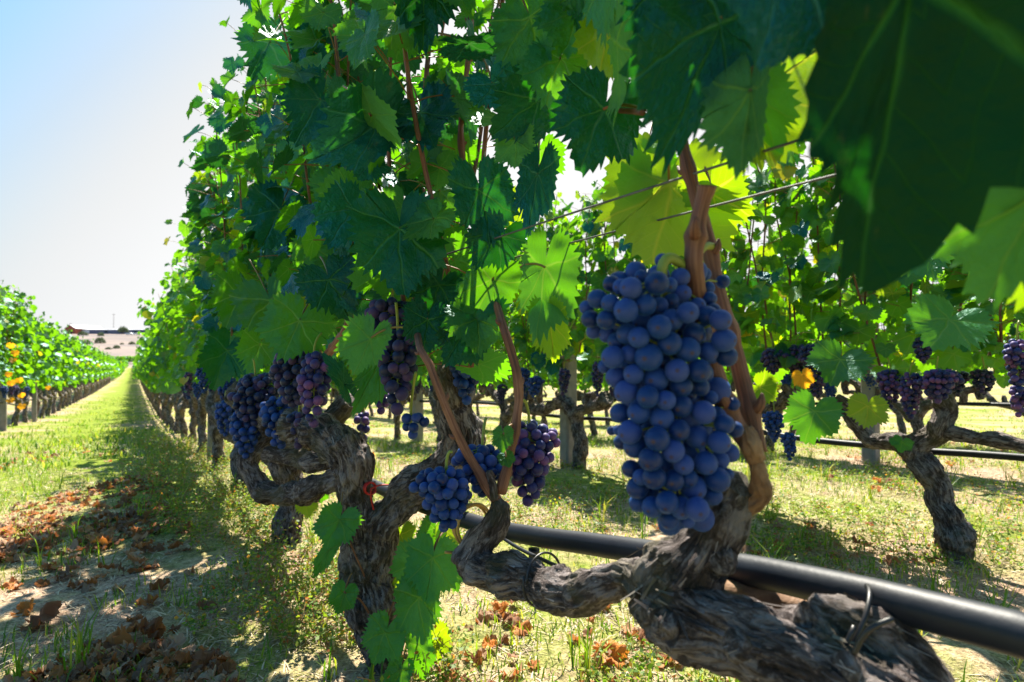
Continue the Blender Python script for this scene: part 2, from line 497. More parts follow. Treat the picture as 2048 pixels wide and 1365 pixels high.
def grape_material(name, skin, bloom, red=0.0, bloom_amt=0.75):
    m, nt, o = mat(name)
    geo = N(nt, "NewGeometry"); info = N(nt, "ObjectInfo"); uv = N(nt, "UVMap")
    rnd = math_(nt, 'FRACT', math_(nt, 'ADD', geo.outputs["Random Per Island"], info.outputs["Random"]))
    tc = N(nt, "TexCoord")
    sp = N(nt, "SeparateXYZ"); con(nt, uv.outputs[0], sp.inputs[0])
    n = noise_tex(nt, tc.outputs["Object"], 95, 4, 0.6)
    nb = noise_tex(nt, tc.outputs["Object"], 30, 3, 0.5)
    f = math_(nt, 'ADD', math_(nt, 'MULTIPLY', n, 0.35), math_(nt, 'MULTIPLY', nb, 0.75))
    f = math_(nt, 'ADD', f, math_(nt, 'MULTIPLY', math_(nt, 'SUBTRACT', rnd, 0.5), 0.45))
    cov = math_(nt, 'MULTIPLY', ramp(nt, f, [(0.34, (0.12,) * 3), (0.60, (1, 1, 1))]), bloom_amt)
    sk = mixc(nt, ramp(nt, rnd, [(0.35, (0, 0, 0)), (0.95, (red,) * 3)]), skin, (0.28, 0.018, 0.06))
    bl = mixc(nt, ramp(nt, rnd, [(0.35, (0, 0, 0)), (0.95, (red * 0.75,) * 3)]), bloom, (0.26, 0.10, 0.24))
    c = mixc(nt, cov, sk, bl)
    # the small brown scar at the free end of each berry
    scar = ramp(nt, math_(nt, 'ADD', sp.outputs[1], math_(nt, 'MULTIPLY', n, 0.03)), [(0.948, (0, 0, 0)), (0.972, (0.8, 0.8, 0.8))])
    c = mixc(nt, scar, c, (0.05, 0.022, 0.02))
    p = N(nt, "BsdfPrincipled"); con(nt, c, p.inputs["Base Color"])
    rg = math_(nt, 'ADD', math_(nt, 'MULTIPLY', cov, 0.32), 0.36)
    con(nt, rg, p.inputs["Roughness"])
    p.inputs["Specular IOR Level"].default_value = 0.34
    p.inputs["Sheen Weight"].default_value = 0.25
    p.inputs["Sheen Roughness"].default_value = 0.5
    p.inputs["Sheen Tint"].default_value = (0.15, 0.42, 1.0, 1)
    con(nt, bump(nt, n, 0.06, 0.002), p.inputs["Normal"])
    con(nt, p.outputs[0], o.inputs[0])
    return m
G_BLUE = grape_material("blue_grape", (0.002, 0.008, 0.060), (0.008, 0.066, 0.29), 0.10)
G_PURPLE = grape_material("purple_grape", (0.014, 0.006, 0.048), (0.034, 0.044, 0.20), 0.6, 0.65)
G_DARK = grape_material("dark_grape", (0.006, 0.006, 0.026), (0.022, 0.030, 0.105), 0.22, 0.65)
GRAPES = {'blue': G_BLUE, 'purple': G_PURPLE, 'dark': G_DARK}

def ground_material():
    m, nt, o = mat("vineyard_ground")
    geo = N(nt, "NewGeometry")
    P = geo.outputs["Position"]
    dot = N(nt, "VectorMath", operation='DOT_PRODUCT'); con(nt, P, dot.inputs[0]); dot.inputs[1].default_value = tuple(NV)
    lat = dot.outputs["Value"]
    sp = N(nt, "SeparateXYZ"); con(nt, P, sp.inputs[0])
    big = noise_tex(nt, P, 0.9, 4, 0.6); mid = noise_tex(nt, P, 5.0, 5, 0.65); fine = noise_tex(nt, P, 38, 5, 0.7); tiny = noise_tex(nt, P, 160, 3, 0.6)
    soil = ramp(nt, math_(nt, 'ADD', math_(nt, 'MULTIPLY', fine, 0.6), math_(nt, 'MULTIPLY', tiny, 0.4)),
                [(0.32, (0.055, 0.038, 0.030)), (0.46, (0.32, 0.21, 0.14)), (0.60, (0.64, 0.46, 0.33))])
    grass = ramp(nt, math_(nt, 'ADD', math_(nt, 'MULTIPLY', fine, 0.55), math_(nt, 'MULTIPLY', tiny, 0.45)),
                 [(0.34, (0.03, 0.06, 0.008)), (0.5, (0.18, 0.25, 0.018)), (0.66, (0.40, 0.38, 0.08))])
    # green strip down the middle of the left aisle, patchy everywhere else
    strip = math_(nt, 'SUBTRACT', 1.0, math_(nt, 'DIVIDE', math_(nt, 'ABSOLUTE', math_(nt, 'ADD', lat, 0.45)), 0.85), clamp=True)
    strip = math_(nt, 'MULTIPLY', strip, ramp(nt, math_(nt, 'DIVIDE', sp.outputs[1], 10.0), [(0.15, (0, 0, 0)), (0.35, (1, 1, 1))]))
    right = ramp(nt, math_(nt, 'DIVIDE', lat, 4.0), [(0.10, (0, 0, 0)), (0.25, (0.1, 0.1, 0.1))])
    g = math_(nt, 'ADD', math_(nt, 'MULTIPLY', big, 0.75), math_(nt, 'MULTIPLY', mid, 0.40))
    g = math_(nt, 'ADD', g, math_(nt, 'ADD', math_(nt, 'MULTIPLY', strip, 0.20), math_(nt, 'MULTIPLY', right, 0.10)))
    gf = ramp(nt, g, [(0.49, (0, 0, 0)), (0.68, (1, 1, 1))])
    c = mixc(nt, gf, soil, grass)
    # dry pasture beyond the end of the rows
    far = ramp(nt, math_(nt, 'DIVIDE', sp.outputs[1], 400.0), [(0.30, (0, 0, 0)), (0.34, (1, 1, 1))])
    pn = noise_tex(nt, P, 0.05, 5, 0.65)
    st = N(nt, "Mapping"); con(nt, P, st.inputs[0]); st.inputs["Scale"].default_value = (0.006, 0.03, 0.1)
    pn2 = noise_tex(nt, st.outputs[0], 1.0, 4, 0.6)
    past = ramp(nt, math_(nt, 'ADD', math_(nt, 'MULTIPLY', pn, 0.35), math_(nt, 'MULTIPLY', pn2, 0.65)),
                [(0.38, (0.10, 0.11, 0.125)), (0.47, (0.20, 0.165, 0.15)), (0.60, (0.30, 0.225, 0.19))])
    c = mixc(nt, far, c, past)
    p = N(nt, "BsdfPrincipled"); con(nt, c, p.inputs["Base Color"]); setin(p, Roughness=0.92)
    p.inputs["Specular IOR Level"].default_value = 0.15
    h = math_(nt, 'ADD', math_(nt, 'MULTIPLY', fine, 0.7), math_(nt, 'MULTIPLY', tiny, 0.4))
    con(nt, bump(nt, h, 0.9, 0.02), p.inputs["Normal"])
    con(nt, p.outputs[0], o.inputs[0])
    return m

def blade_material(name, stops, trans=0.45, rough=0.55):
    m, nt, o = mat(name)
    geo = N(nt, "NewGeometry")
    c = ramp(nt, geo.outputs["Random Per Island"], stops)
    p = N(nt, "BsdfPrincipled"); con(nt, c, p.inputs["Base Color"]); setin(p, Roughness=rough)
    tr = N(nt, "BsdfTranslucent"); con(nt, mixc(nt, 1.0, c, (1.6, 1.7, 0.8), 'MULTIPLY'), tr.inputs[0])
    mx = N(nt, "MixShader"); mx.inputs[0].default_value = trans
    con(nt, p.outputs[0], mx.inputs[1]); con(nt, tr.outputs[0], mx.inputs[2]); con(nt, mx.outputs[0], o.inputs[0])
    return m
GRASS = blade_material("grass_blade", [(0.0, (0.05, 0.13, 0.010)), (0.45, (0.15, 0.26, 0.012)), (0.75, (0.28, 0.34, 0.025)), (1.0, (0.42, 0.34, 0.10))])
WEED = blade_material("weed_leaf", [(0.0, (0.05, 0.13, 0.015)), (0.5, (0.16, 0.26, 0.02)), (0.8, (0.32, 0.34, 0.03)), (0.93, (0.42, 0.20, 0.05)), (1.0, (0.34, 0.07, 0.03))])
STRAW = blade_material("dry_straw", [(0.0, (0.16, 0.10, 0.06)), (0.5, (0.42, 0.31, 0.18)), (1.0, (0.62, 0.52, 0.36))], 0.1, 0.6)
RED_STEM = simple("weed_stem", (0.28, 0.075, 0.05), 0.6, 0.3, (0.30, 0.20, 0.06), 6)
PIPE = simple("black_poly_pipe", (0.005, 0.008, 0.016), 0.50, 0.36, (0.014, 0.018, 0.027), 22, bumps=0.08, bscale=140)
WIRE = simple("galvanised_wire", (0.08, 0.08, 0.085), 0.6, 0.4, (0.16, 0.16, 0.165), 60, metal=0.3)
CONCRETE = simple("pale_concrete", (0.20, 0.19, 0.18), 0.85, 0.2, (0.30, 0.28, 0.26), 18, bumps=0.4)
WOODPOST = simple("weathered_wood", (0.22, 0.16, 0.10), 0.8, 0.2, (0.40, 0.31, 0.21), 25, bumps=0.5)
RED = simple("red_plastic", (0.50, 0.018, 0.012), 0.4, 0.5)
BLACKPL = simple("black_plastic", (0.012, 0.012, 0.014), 0.4, 0.5)
RAFFIA = simple("raffia", (0.42, 0.25, 0.07), 0.7, 0.2, (0.55, 0.36, 0.13), 40)

# ------------------------------------------------------------------ leaves
_ctl = np.array([(0, 1.0), (9, .93), (20, .80), (30, .735), (40, .80), (52, .885), (64, .80), (77, .69), (86, .655), (98, .71), (110, .73),
                 (124, .64), (140, .585), (154, .55), (166, .43), (174, .20), (180, .09)], float)

def leaf_template(nang, nrad, seed, teeth=0.085, lobe=0.75):
    rng = np.random.default_rng(seed)
    th = np.linspace(-180, 180, nang, endpoint=False) + 180.0 / nang
    a = np.abs(th)
    r = np.interp(a, _ctl[:, 0], _ctl[:, 1])
    r = 0.72 + (r - 0.72) * np.where(a < 150, lobe, 1.0)
    r *= 1 + 0.05 * np.sin(np.radians(th) * 2 + rng.uniform(0, 6)) * (a < 150)
    if nang >= 24:
        per = 4 if nang >= 80 else 2
        prof = np.array([0.0, 0.5, 1.0, 0.3]) if per == 4 else np.array([0.0, 1.0])
        nt_ = nang // per
        ta = np.repeat(teeth * rng.uniform(0.25, 1.6, nt_) * np.where(rng.random(nt_) < .25, 1.5, 1.0), per)
        r = r * (1 + ta * (a < 166) * (prof[np.arange(nang) % per] * 2 - 1))
        th = th + np.repeat(rng.normal(0, 0.9, nt_), per) * (a < 160)
    fr = (np.arange(1, nrad + 1) / nrad) ** 0.85
    x = (np.sin(np.radians(th))[None] * r[None] * fr[:, None]).ravel()
    y = (np.cos(np.radians(th))[None] * r[None] * fr[:, None]).ravel()
    P = np.vstack([[0, 0], np.stack([x, y], -1)])
    j = np.arange(nang); j2 = (j + 1) % nang
    tris = np.stack([np.zeros(nang, int), 1 + j2, 1 + j], -1)
    i = np.arange(nrad - 1)[:, None]
    q = np.stack([1 + i * nang + j, 1 + i * nang + j2, 1 + (i + 1) * nang + j2, 1 + (i + 1) * nang + j], -1).reshape(-1, 4)
    return P, q, tris

T_HERO = [leaf_template(152, 8, s, 0.062) for s in range(5)]
T_SOFT = [leaf_template(152, 8, 50 + s, 0.022, 0.45) for s in range(5)]
T_LOBED = [leaf_template(152, 8, 61, 0.04, 0.95)] * 5
T_NEAR = [leaf_template(72, 4, 10 + s, 0.062) for s in range(5)]
T_MID = [leaf_template(48, 2, 20 + s, 0.065) for s in range(4)]
T_FAR = [leaf_template(14, 1, 30 + s) for s in range(3)]

def place_leaves(tmpl, J, Y, Nn, size, rng, fold=(0.0, 0.42), curl=(-0.35, 0.55), ruffle=0.10, sx=None, crumple=0.0):
    """K leaves with stalk end at J, tip direction Y, upper side towards Nn; returns V, quads, tris, uv"""
    J = np.atleast_2d(J); K = len(J)
    Y = norm(np.atleast_2d(Y)); Nn = np.atleast_2d(Nn)
    Nn = norm(Nn - Y * (Nn * Y).sum(1, keepdims=True))
    X = np.cross(Y, Nn)
    P, q, t = tmpl
    n = len(P)
    x = np.repeat(P[None, :, 0], K, 0); y = np.repeat(P[None, :, 1], K, 0)
    if sx is not None:
        sx = np.atleast_2d(sx)
        x = np.where(x > 0, x * sx[:, :1], x * sx[:, 1:2])
    r2 = x * x + y * y; th = np.arctan2(x, y)
    f = rng.uniform(*fold, (K, 1)); c = rng.uniform(*curl, (K, 1))
    z = f * np.abs(x) - c * y * np.abs(y) * 0.8 - rng.uniform(-0.1, 0.25, (K, 1)) * x * x
    for k in (2, 3, 5):
        z = z + ruffle * rng.uniform(0.3, 1.2, (K, 1)) * np.sin(k * th + rng.uniform(0, 6.28, (K, 1))) * r2
    if n > 200:                                        # quilted blade between the veins
        q4 = (np.stack([x, y, np.zeros_like(x)], -1) * 5.5 + rng.uniform(0, 50, (K, 1, 3))).reshape(-1, 3)
        z = z + 0.035 * noise(q4, 6).reshape(K, n)
    if crumple:
        off = rng.uniform(0, 50, (K, 1, 3))
        q3 = (np.stack([x, y, np.zeros_like(x)], -1) * 3.2 + off).reshape(-1, 3)
        z = z + crumple * noise(q3, 3).reshape(K, n)
        x = x * (1 - 0.25 * crumple * np.abs(noise(q3 + 9, 4).reshape(K, n)))
    size = np.reshape(size, (-1, 1, 1)) if np.ndim(size) else size
    V = J[:, None] + (X[:, None] * x[..., None] + Y[:, None] * y[..., None] + Nn[:, None] * z[..., None]) * size
    off = (np.arange(K) * n)[:, None, None]
    uv = np.tile(P * 0.25 + 0.5, (K, 1))
    return V.reshape(-1, 3), (q[None] + off).reshape(-1, 4), (t[None] + off).reshape(-1, 3), uv

def grow_canopy(rng, length, H, nshoots, node=0.07, size=(0.055, 0.085), spread=0.07, z0=0.62, lean=0.0, laterals=0.7, pet=(0.05, 0.11)):
    """shoots of one vine in local space (x along the row, y to its left side, z up): canes, and stalk ends, tips, normals of the leaves"""
    canes, J, Y, Nn, S, C = [], [], [], [], [], []
    for i in range(nshoots):
        x0 = (i + 0.5) / nshoots * length - length / 2 + rng.normal(0, 0.03)
        y0 = rng.normal(0, spread * 0.5)
        h = H * rng.uniform(0.88, 1.04)
        lx, ly = rng.normal(0, 0.10), rng.normal(lean, spread)
        if rng.random() < 0.22: ly += rng.choice([-1, 1]) * 0.10
        ctl = np.array([[x0, y0, z0 + rng.uniform(-0.08, 0.1)],
                        [x0 + lx * 0.4 + rng.normal(0, 0.02), y0 + ly * 0.5, z0 + (h - z0) * 0.35],
                        [x0 + lx * 0.8 + rng.normal(0, 0.03), y0 + ly * 0.9, z0 + (h - z0) * 0.72],
                        [x0 + lx * 1.3, y0 + ly * 1.5, h]])
        n = max(6, int((h - z0) / node))
        c = catmull(ctl, n); canes.append(ctl)
        phi0 = rng.uniform(0, 6.28)
        for k in range(n):
            for lat in (0, 1):
                if lat and rng.random() > laterals: continue
                side = (1 if (k + i + lat) % 2 else -1)
                phi = math.pi / 2 * side + rng.normal(0, 0.75)
                d = np.array([math.cos(phi), math.sin(phi), 0])
                pl = rng.uniform(*pet) * (1.0 if not lat else 1.5)
                if k > n - 3: pl *= 0.6
                j = c[k] + d * pl * 0.9 + UP * pl * rng.uniform(-0.1, 0.55)
                y = d * rng.uniform(0.15, 0.8) - UP * rng.uniform(0.35, 1.0) + rng.normal(0, 0.30, 3)
                nn = d * 0.75 + UP * rng.uniform(0.2, 1.0) + rng.normal(0, 0.35, 3)
                s = rng.uniform(*size) * (0.72 if lat else 1.0) * (0.65 if k > n - 3 else 1)
                J.append(j); Y.append(y); Nn.append(nn); S.append(s); C.append(c[k])
    return canes, np.array(J), np.array(Y), np.array(Nn), np.array(S), np.array(C)

def canopy_mesh(bag, rng, tmpls, J, Y, Nn, S, C=None, mi=0, mp=1, kinds=None):
    k = rng.integers(0, len(tmpls), len(J))
    kd = np.full(len(J), mi) if kinds is None else rng.choice([a for a, _ in kinds], len(J), p=[b for _, b in kinds])
    for i, T in enumerate(tmpls):
        for m_ in np.unique(kd):
            s = (k == i) & (kd == m_)
            if s.any():
                V, q, t, uv = place_leaves(T, J[s], Y[s], Nn[s], S[s], rng)
                bag.add(V, q, t, uv, int(m_))
    if C is not None:
        mid = (C + J) / 2 + UP * 0.012
        V, q = many_tubes(C, mid, J, 0.0012, 4, 4)
        bag.add(V, q, None, None, mp)

# ------------------------------------------------------------------ old wood
def wood(paths, voxel, seed=0, lump=0.10, strand=0.12, freq=120.0, twist=2.2, flakes=0, sub=0.0):
    """gnarled wood: tubes fused by a voxel remesh, then stringy bark raised along each limb. paths: arrays of x, y, z, radius"""
    rng = np.random.default_rng(seed)
    bV, bF, n = [], [], 0
    sC, sT, sU, sW, sR, sS = [], [], [], [], [], []
    off = 0.0
    for p in paths:
        p = np.asarray(p, float)
        m = max(8, int(np.linalg.norm(np.diff(p[:, :3], axis=0), axis=1).sum() / 0.012))
        A = catmull(p, m)
        w = np.stack([noise(np.stack([np.arange(m) * 0.23 + off, np.full(m, k * 3.7), np.zeros(m)], -1), seed + k) for k in range(4)], -1)
        A[:, :3] += w[:, :3] * np.minimum(A[:, 3:4], 0.03) * 0.28
        A[:, 3] *= 1 + 0.16 * w[:, 3]
        V, q, t, _ = tube(A[:, :3], A[:, 3], 16, m)
        bV.append(V); bF += [tuple(f) for f in (q + n)] + [tuple(f) for f in (t + n)]; n += len(V)
        T, U, W = frames(A[:, :3])
        s = np.concatenate([[0], np.cumsum(np.linalg.norm(np.diff(A[:, :3], axis=0), axis=1))]) + off
        off = s[-1] + 1.37
        sC.append(A[:, :3]); sT.append(T); sU.append(U); sW.append(W); sR.append(A[:, 3]); sS.append(s)
    me = bpy.data.meshes.new("raw"); me.from_pydata(np.concatenate(bV).tolist(), [], bF); me.update()
    tmp = bpy.data.objects.new("raw", me); COL.objects.link(tmp)
    md = tmp.modifiers.new("fuse", 'REMESH'); md.mode = 'VOXEL'; md.voxel_size = voxel; md.use_smooth_shade = True
    dg = bpy.context.evaluated_depsgraph_get()
    ev = tmp.evaluated_get(dg); e = ev.to_mesh()
    nv = len(e.vertices)
    V = np.empty(nv * 3); e.vertices.foreach_get("co", V); V = V.reshape(-1, 3)
    Nr = np.empty(nv * 3); e.vertices.foreach_get("normal", Nr); Nr = Nr.reshape(-1, 3)
    lt = np.empty(len(e.polygons), int); e.polygons.foreach_get("loop_total", lt)
    lv = np.empty(len(e.loops), int); e.loops.foreach_get("vertex_index", lv)
    Q = lv.reshape(-1, 4) if (lt == 4).all() else None
    ev.to_mesh_clear(); bpy.data.objects.remove(tmp); bpy.data.meshes.remove(me)
    sC, sT, sU, sW = map(np.concatenate, (sC, sT, sU, sW)); sR = np.concatenate(sR); sS = np.concatenate(sS)
    near = np.empty(nv, int)
    for a in range(0, nv, 4000):
        d = np.linalg.norm(V[a:a + 4000, None] - sC[None], axis=2) / sR[None]
        near[a:a + 4000] = d.argmin(1)
    D = V - sC[near]
    u = (D * sU[near]).sum(1); w = (D * sW[near]).sum(1); s = sS[near] + (D * sT[near]).sum(1); r = sR[near]
    ang = s * twist
    cu, cw = u * np.cos(ang) - w * np.sin(ang), u * np.sin(ang) + w * np.cos(ang)
    c = np.stack([cu * freq, cw * freq, s * freq * 0.27], -1)
    c2 = np.stack([cu * freq * 2.3, cw * freq * 2.3, s * freq * 0.5], -1)
    h = strand * r * (0.55 - np.abs(noise(c, seed)) * 1.5) + strand * 0.45 * r * noise(c2, seed + 3)
    h += lump * r * noise(V * 26, seed + 7) * 1.3 + lump * 0.8 * r * noise(V * 55, seed + 8)
    V2 = V + Nr * h[:, None]
    bark = np.stack([cu * 75, cw * 75, s * 24], -1)
    Fs, vs, at_ = [Q], [V2], [bark]
    if flakes:
        k = rng.choice(nv, flakes)
        L = rng.uniform(0.008, 0.026, flakes)[:, None] * np.clip(r[k] / 0.035, 0.5, 1.2)[:, None]
        wd = rng.uniform(0.0005, 0.0016, flakes)[:, None] * np.clip(r[k] / 0.03, 0.5, 1.3)[:, None]
        Tt = norm(sT[near[k]] * rng.choice([-1, 1], flakes)[:, None] + rng.normal(0, 0.14, (flakes, 3)))
        Tt = norm(Tt - Nr[k] * (Tt * Nr[k]).sum(1, keepdims=True))
        B = np.cross(Nr[k], Tt)
        lift = (rng.uniform(0.0, 0.13, flakes) + 0.14 * (rng.random(flakes) < .12))[:, None]
        rows = []
        for uu in (0, 0.35, 0.7, 1.0):
            cpt = V2[k] + Tt * L * uu + Nr[k] * (0.0006 + lift * L * uu ** 2)
            ww = wd * (1 - 0.65 * uu)
            rows += [cpt - B * ww, cpt + B * ww + Nr[k] * wd * 0.4]
        FV = np.stack(rows, 1).reshape(-1, 3)
        base = (np.arange(flakes) * 8)[:, None]
        fq = np.concatenate([base + np.array([a, a + 1, a + 3, a + 2])[None] for a in (0, 2, 4)]) + nv
        vs.append(FV); Fs.append(fq)
        fb = np.repeat(bark[k] + rng.uniform(0, .8, (flakes, 3)), 8, 0); at_.append(fb)
    return np.concatenate(vs), np.concatenate(Fs), np.concatenate(at_)

def wood_obj(name, parent, paths, voxel, seed, material=None, **k):
    V, Q, b = wood(paths, voxel, seed, **k)
    return obj(name, V, Q, material or BARK, parent, attr={"bark": b})

def px(*rows):
    """limb given as photo pixels, depth ahead and half thickness in pixels"""
    return np.array([[*at(x, y, d), r * d / F] for x, y, d, r in rows])

def canes_obj(parent, pts, rads, name="cane", material=None, nodes=True, seed=0):
    """a one year old cane: smooth tube with a swelling at every node"""
    P = np.asarray(pts, float); A = catmull(np.hstack([P, np.asarray(rads, float)[:, None]]), 46)
    L = np.concatenate([[0], np.cumsum(np.linalg.norm(np.diff(A[:, :3], axis=0), axis=1))])
    r = A[:, 3].copy()
    if nodes:
        ph = (L + 0.02 + 0.01 * seed) / 0.075
        r *= 1 + 0.38 * np.exp(-((ph - np.round(ph)) / 0.075) ** 2)
        A[:, :3] += (noise(np.stack([np.round(ph) * 1.7, np.full(46, seed * 2.1), np.zeros(46)], -1), seed)[:, None] * np.array([1, 0.4, 0])) * 0.0015
    b = Bag(); V, q, t, uv = tube(A[:, :3], r, 14, 92, rough=0.03, seed=seed)
    b.add(V, q, t, uv)
    if nodes:
        for k in range(1, int(ph[-1]) + 1):
            i = int(np.argmin(np.abs(ph - k))); T_, U_, W_ = frames(A[:, :3]); sd = U_[i] * math.cos(k * 3.1 + seed) + W_[i] * math.sin(k * 3.1 + seed)
            V, q, t, uv = tube(np.array([A[i, :3] + sd * r[i] * .6, A[i, :3] + sd * r[i] * 1.35 + T_[i] * r[i] * .5, A[i, :3] + sd * r[i] * 1.7 + T_[i] * r[i] * 1.3]), [r[i] * .55, r[i] * .45, r[i] * .12], 8, 6); b.add(V, q, t, uv)
    return b.build(name, [material or CANE], parent)

# ------------------------------------------------------------------ grapes
def sphere(ns, nr):
    th = np.arange(ns) / ns * 2 * np.pi
    V, uv = [[0, 0, -1]], [[0.5, 0]]
    for i in range(1, nr):
        a = -np.pi / 2 + np.pi * i / nr
        for t in th:
            V.append([math.cos(a) * math.cos(t), math.cos(a) * math.sin(t), math.sin(a)]); uv.append([t / 6.2832, i / nr])
    V.append([0, 0, 1]); uv.append([0.5, 1])
    V = np.array(V); j = np.arange(ns); j2 = (j + 1) % ns
    i = np.arange(nr - 2)[:, None]
    q = np.stack([1 + i * ns + j, 1 + i * ns + j2, 1 + (i + 1) * ns + j2, 1 + (i + 1) * ns + j], -1).reshape(-1, 4)
    top = 1 + (nr - 2) * ns
    t = np.vstack([np.stack([np.zeros(ns, int), 1 + j2, 1 + j], -1), np.stack([np.full(ns, len(V) - 1), top + j, top + j2], -1)])
    return V, q, t, np.array(uv)
S_HI, S_MID, S_LO = sphere(32, 24), sphere(16, 12), sphere(10, 7)

def axis_frames(Z, rng):
    Z = norm(Z)
    a = norm(rng.normal(0, 1, Z.shape)); X = norm(np.cross(a, Z)); Yv = np.cross(Z, X)
    return X, Yv, Z

def berries_bag(bag, C, r, Z, rng, tmpl, m=0):
    X, Yv, Z = axis_frames(Z, rng)
    V0, q, t, uv = tmpl; n = len(V0)
    V = C[:, None] + (X[:, None] * V0[None, :, :1] + Yv[:, None] * V0[None, :, 1:2] + Z[:, None] * V0[None, :, 2:] * 1.04) * r[:, None, None]
    off = (np.arange(len(C)) * n)[:, None, None]
    bag.add(V.reshape(-1, 3), (q[None] + off).reshape(-1, 4), (t[None] + off).reshape(-1, 3), np.tile(uv, (len(C), 1)), m)

PROFILE = ([0, .10, .25, .45, .70, .90, 1.0], [.50, .92, 1.0, .88, .66, .42, .16])
def pack_bunch(rng, W, H, r, tries=2600, loose=1.70, shoulder=True):
    """berry centres of a bunch hanging from the origin"""
    lob = rng.uniform(0, 6.28)
    pts, rad = [], []
    for pas, (f0, f1) in enumerate(((0.86, 1.0), (0.35, 0.62))):
        for _ in range(tries if pas == 0 else tries // 3):
            s = rng.random(); a = rng.uniform(0, 6.28)
            w = np.interp(s, *PROFILE) * W / 2
            if shoulder and s < 0.3: w *= 1 + 0.28 * math.cos(a - lob)
            w = max(w - r * 0.8, r * 0.2) * rng.uniform(f0, f1)
            c = np.array([w * math.cos(a), w * math.sin(a) * 0.9, -0.012 - s * (H - 1.6 * r)])
            rr = r * rng.uniform(0.82, 1.08)
            if pts:
                d = np.linalg.norm(np.array(pts) - c, axis=1)
                if (d < (np.array(rad) + rr) * loose / 2).any(): continue
            pts.append(c); rad.append(rr)
    pts = np.array(pts); rad = np.array(rad)
    Z = pts * np.array([1, 1, 0]) + np.array([0, 0, -0.35]) * W + rng.normal(0, 0.15 * W, pts.shape)
    return pts, rad, Z

def grape_parts(root, base, C, r, Z, material, rng, me_cache={}):
    key = material.name
    if key not in me_cache:
        me_cache[key] = mesh_data("grape", S_HI[0] * np.array([1, 1, 1.04]), [S_HI[1], S_HI[2]], material, uv=S_HI[3])
    X, Yv, Z = axis_frames(Z, rng)
    for i in range(len(C)):
        o = link("grape", me_cache[key], root, C[i] - base)
        o.rotation_mode = 'QUATERNION'
        o.rotation_quaternion = Matrix(np.stack([X[i], Yv[i], Z[i]], 1).tolist()).to_quaternion()
        o.scale = (float(r[i]),) * 3

# ================================================================== GROUND
def build_ground():
    g = np.sinh(np.linspace(-1, 1, 300) * 7.2) / math.sinh(7.2)
    xs = g * 420; ys = np.sinh(np.linspace(-0.45, 1, 300) * 7.2) / math.sinh(7.2) * 560
    X, Y = np.meshgrid(xs, ys)
    Z = gz(X.ravel(), Y.ravel())
    P = np.stack([X.ravel(), Y.ravel(), np.zeros(X.size)], -1)
    near = np.exp(-(X.ravel() ** 2 + Y.ravel() ** 2) / 400)
    Z = Z + (0.018 * noise(P * 2.1, 1) + 0.010 * noise(P * 7.0, 2)) * near
    n = len(xs); i = np.arange(len(ys) - 1)[:, None]; j = np.arange(n - 1)[None]
    q = np.stack([i * n + j, i * n + j + 1, (i + 1) * n + j + 1, (i + 1) * n + j], -1).reshape(-1, 4)
    o = link("ground", mesh_data("ground", np.stack([P[:, 0], P[:, 1], Z], -1), q, ground_material()))
    tag(o, kind='structure')
build_ground()

# ================================================================== VINES
ROTZ = math.atan2(DV[1], DV[0])       # local x of a vine lies along its row, local y = left side (-NV)
def to_world(P, p, t, z=0.0):
    P = np.asarray(P, float)
    return DV * P[..., 0:1] - NV * P[..., 1:2] + UP * P[..., 2:3] + (NV * p + DV * t + UP * z)
def dirs_world(P):
    return DV * P[..., 0:1] - NV * P[..., 1:2] + UP * P[..., 2:3]

def std_paths(rng, fork=0.33, arm=0.42, head=0.58, rt=0.034):
    """limbs of an ordinary low vine: leaning stem, fork, two arms, knobbly heads and spurs"""
    lx, ly = rng.normal(0, 0.05), rng.normal(0, 0.025)
    P = [np.array([[0, 0, -0.06, rt * 1.25], [lx * 0.3 + rng.normal(0, .012), ly * .4, fork * 0.35, rt], [lx * 0.8 + rng.normal(0, .015), ly, fork * 0.72, rt * 0.95], [lx, ly, fork, rt * 1.1]])]
    for sgn in (-1, 1):
        a = arm * rng.uniform(0.75, 1.1); z1 = fork + rng.uniform(0.03, 0.10)
        P.append(np.array([[lx, ly, fork - 0.02, rt], [lx + sgn * 0.10, ly + rng.normal(0, .015), z1, rt * 0.85], [lx + sgn * a * 0.6, rng.normal(0, .02), z1 + rng.uniform(0, 0.08), rt * 0.72],
                           [lx + sgn * a, rng.normal(0, .02), head - rng.uniform(0.02, 0.10), rt * 0.66]]))
        for f in (0.45, 0.75, 1.0):
            x = lx + sgn * a * f; zb = z1 + (head - 0.08 - z1) * max(0, f - 0.5)
            P.append(np.array([[x, 0, zb, rt * 0.6], [x + rng.normal(0, .02), rng.normal(0, .02), zb + 0.05, rt * 0.62], [x + rng.normal(0, .03), rng.normal(0, .02), zb + rng.uniform(0.08, 0.13), rt * 0.42]]))
    return P

def cane_bag(bag, canes, rng, r0=0.0042, m=0, nseg=6, n=12):
    for c in canes:
        V, q, t, uv = tube(c, np.linspace(r0, r0 * 0.45, len(c)), nseg, n)
        bag.add(V, q, t, uv, m)

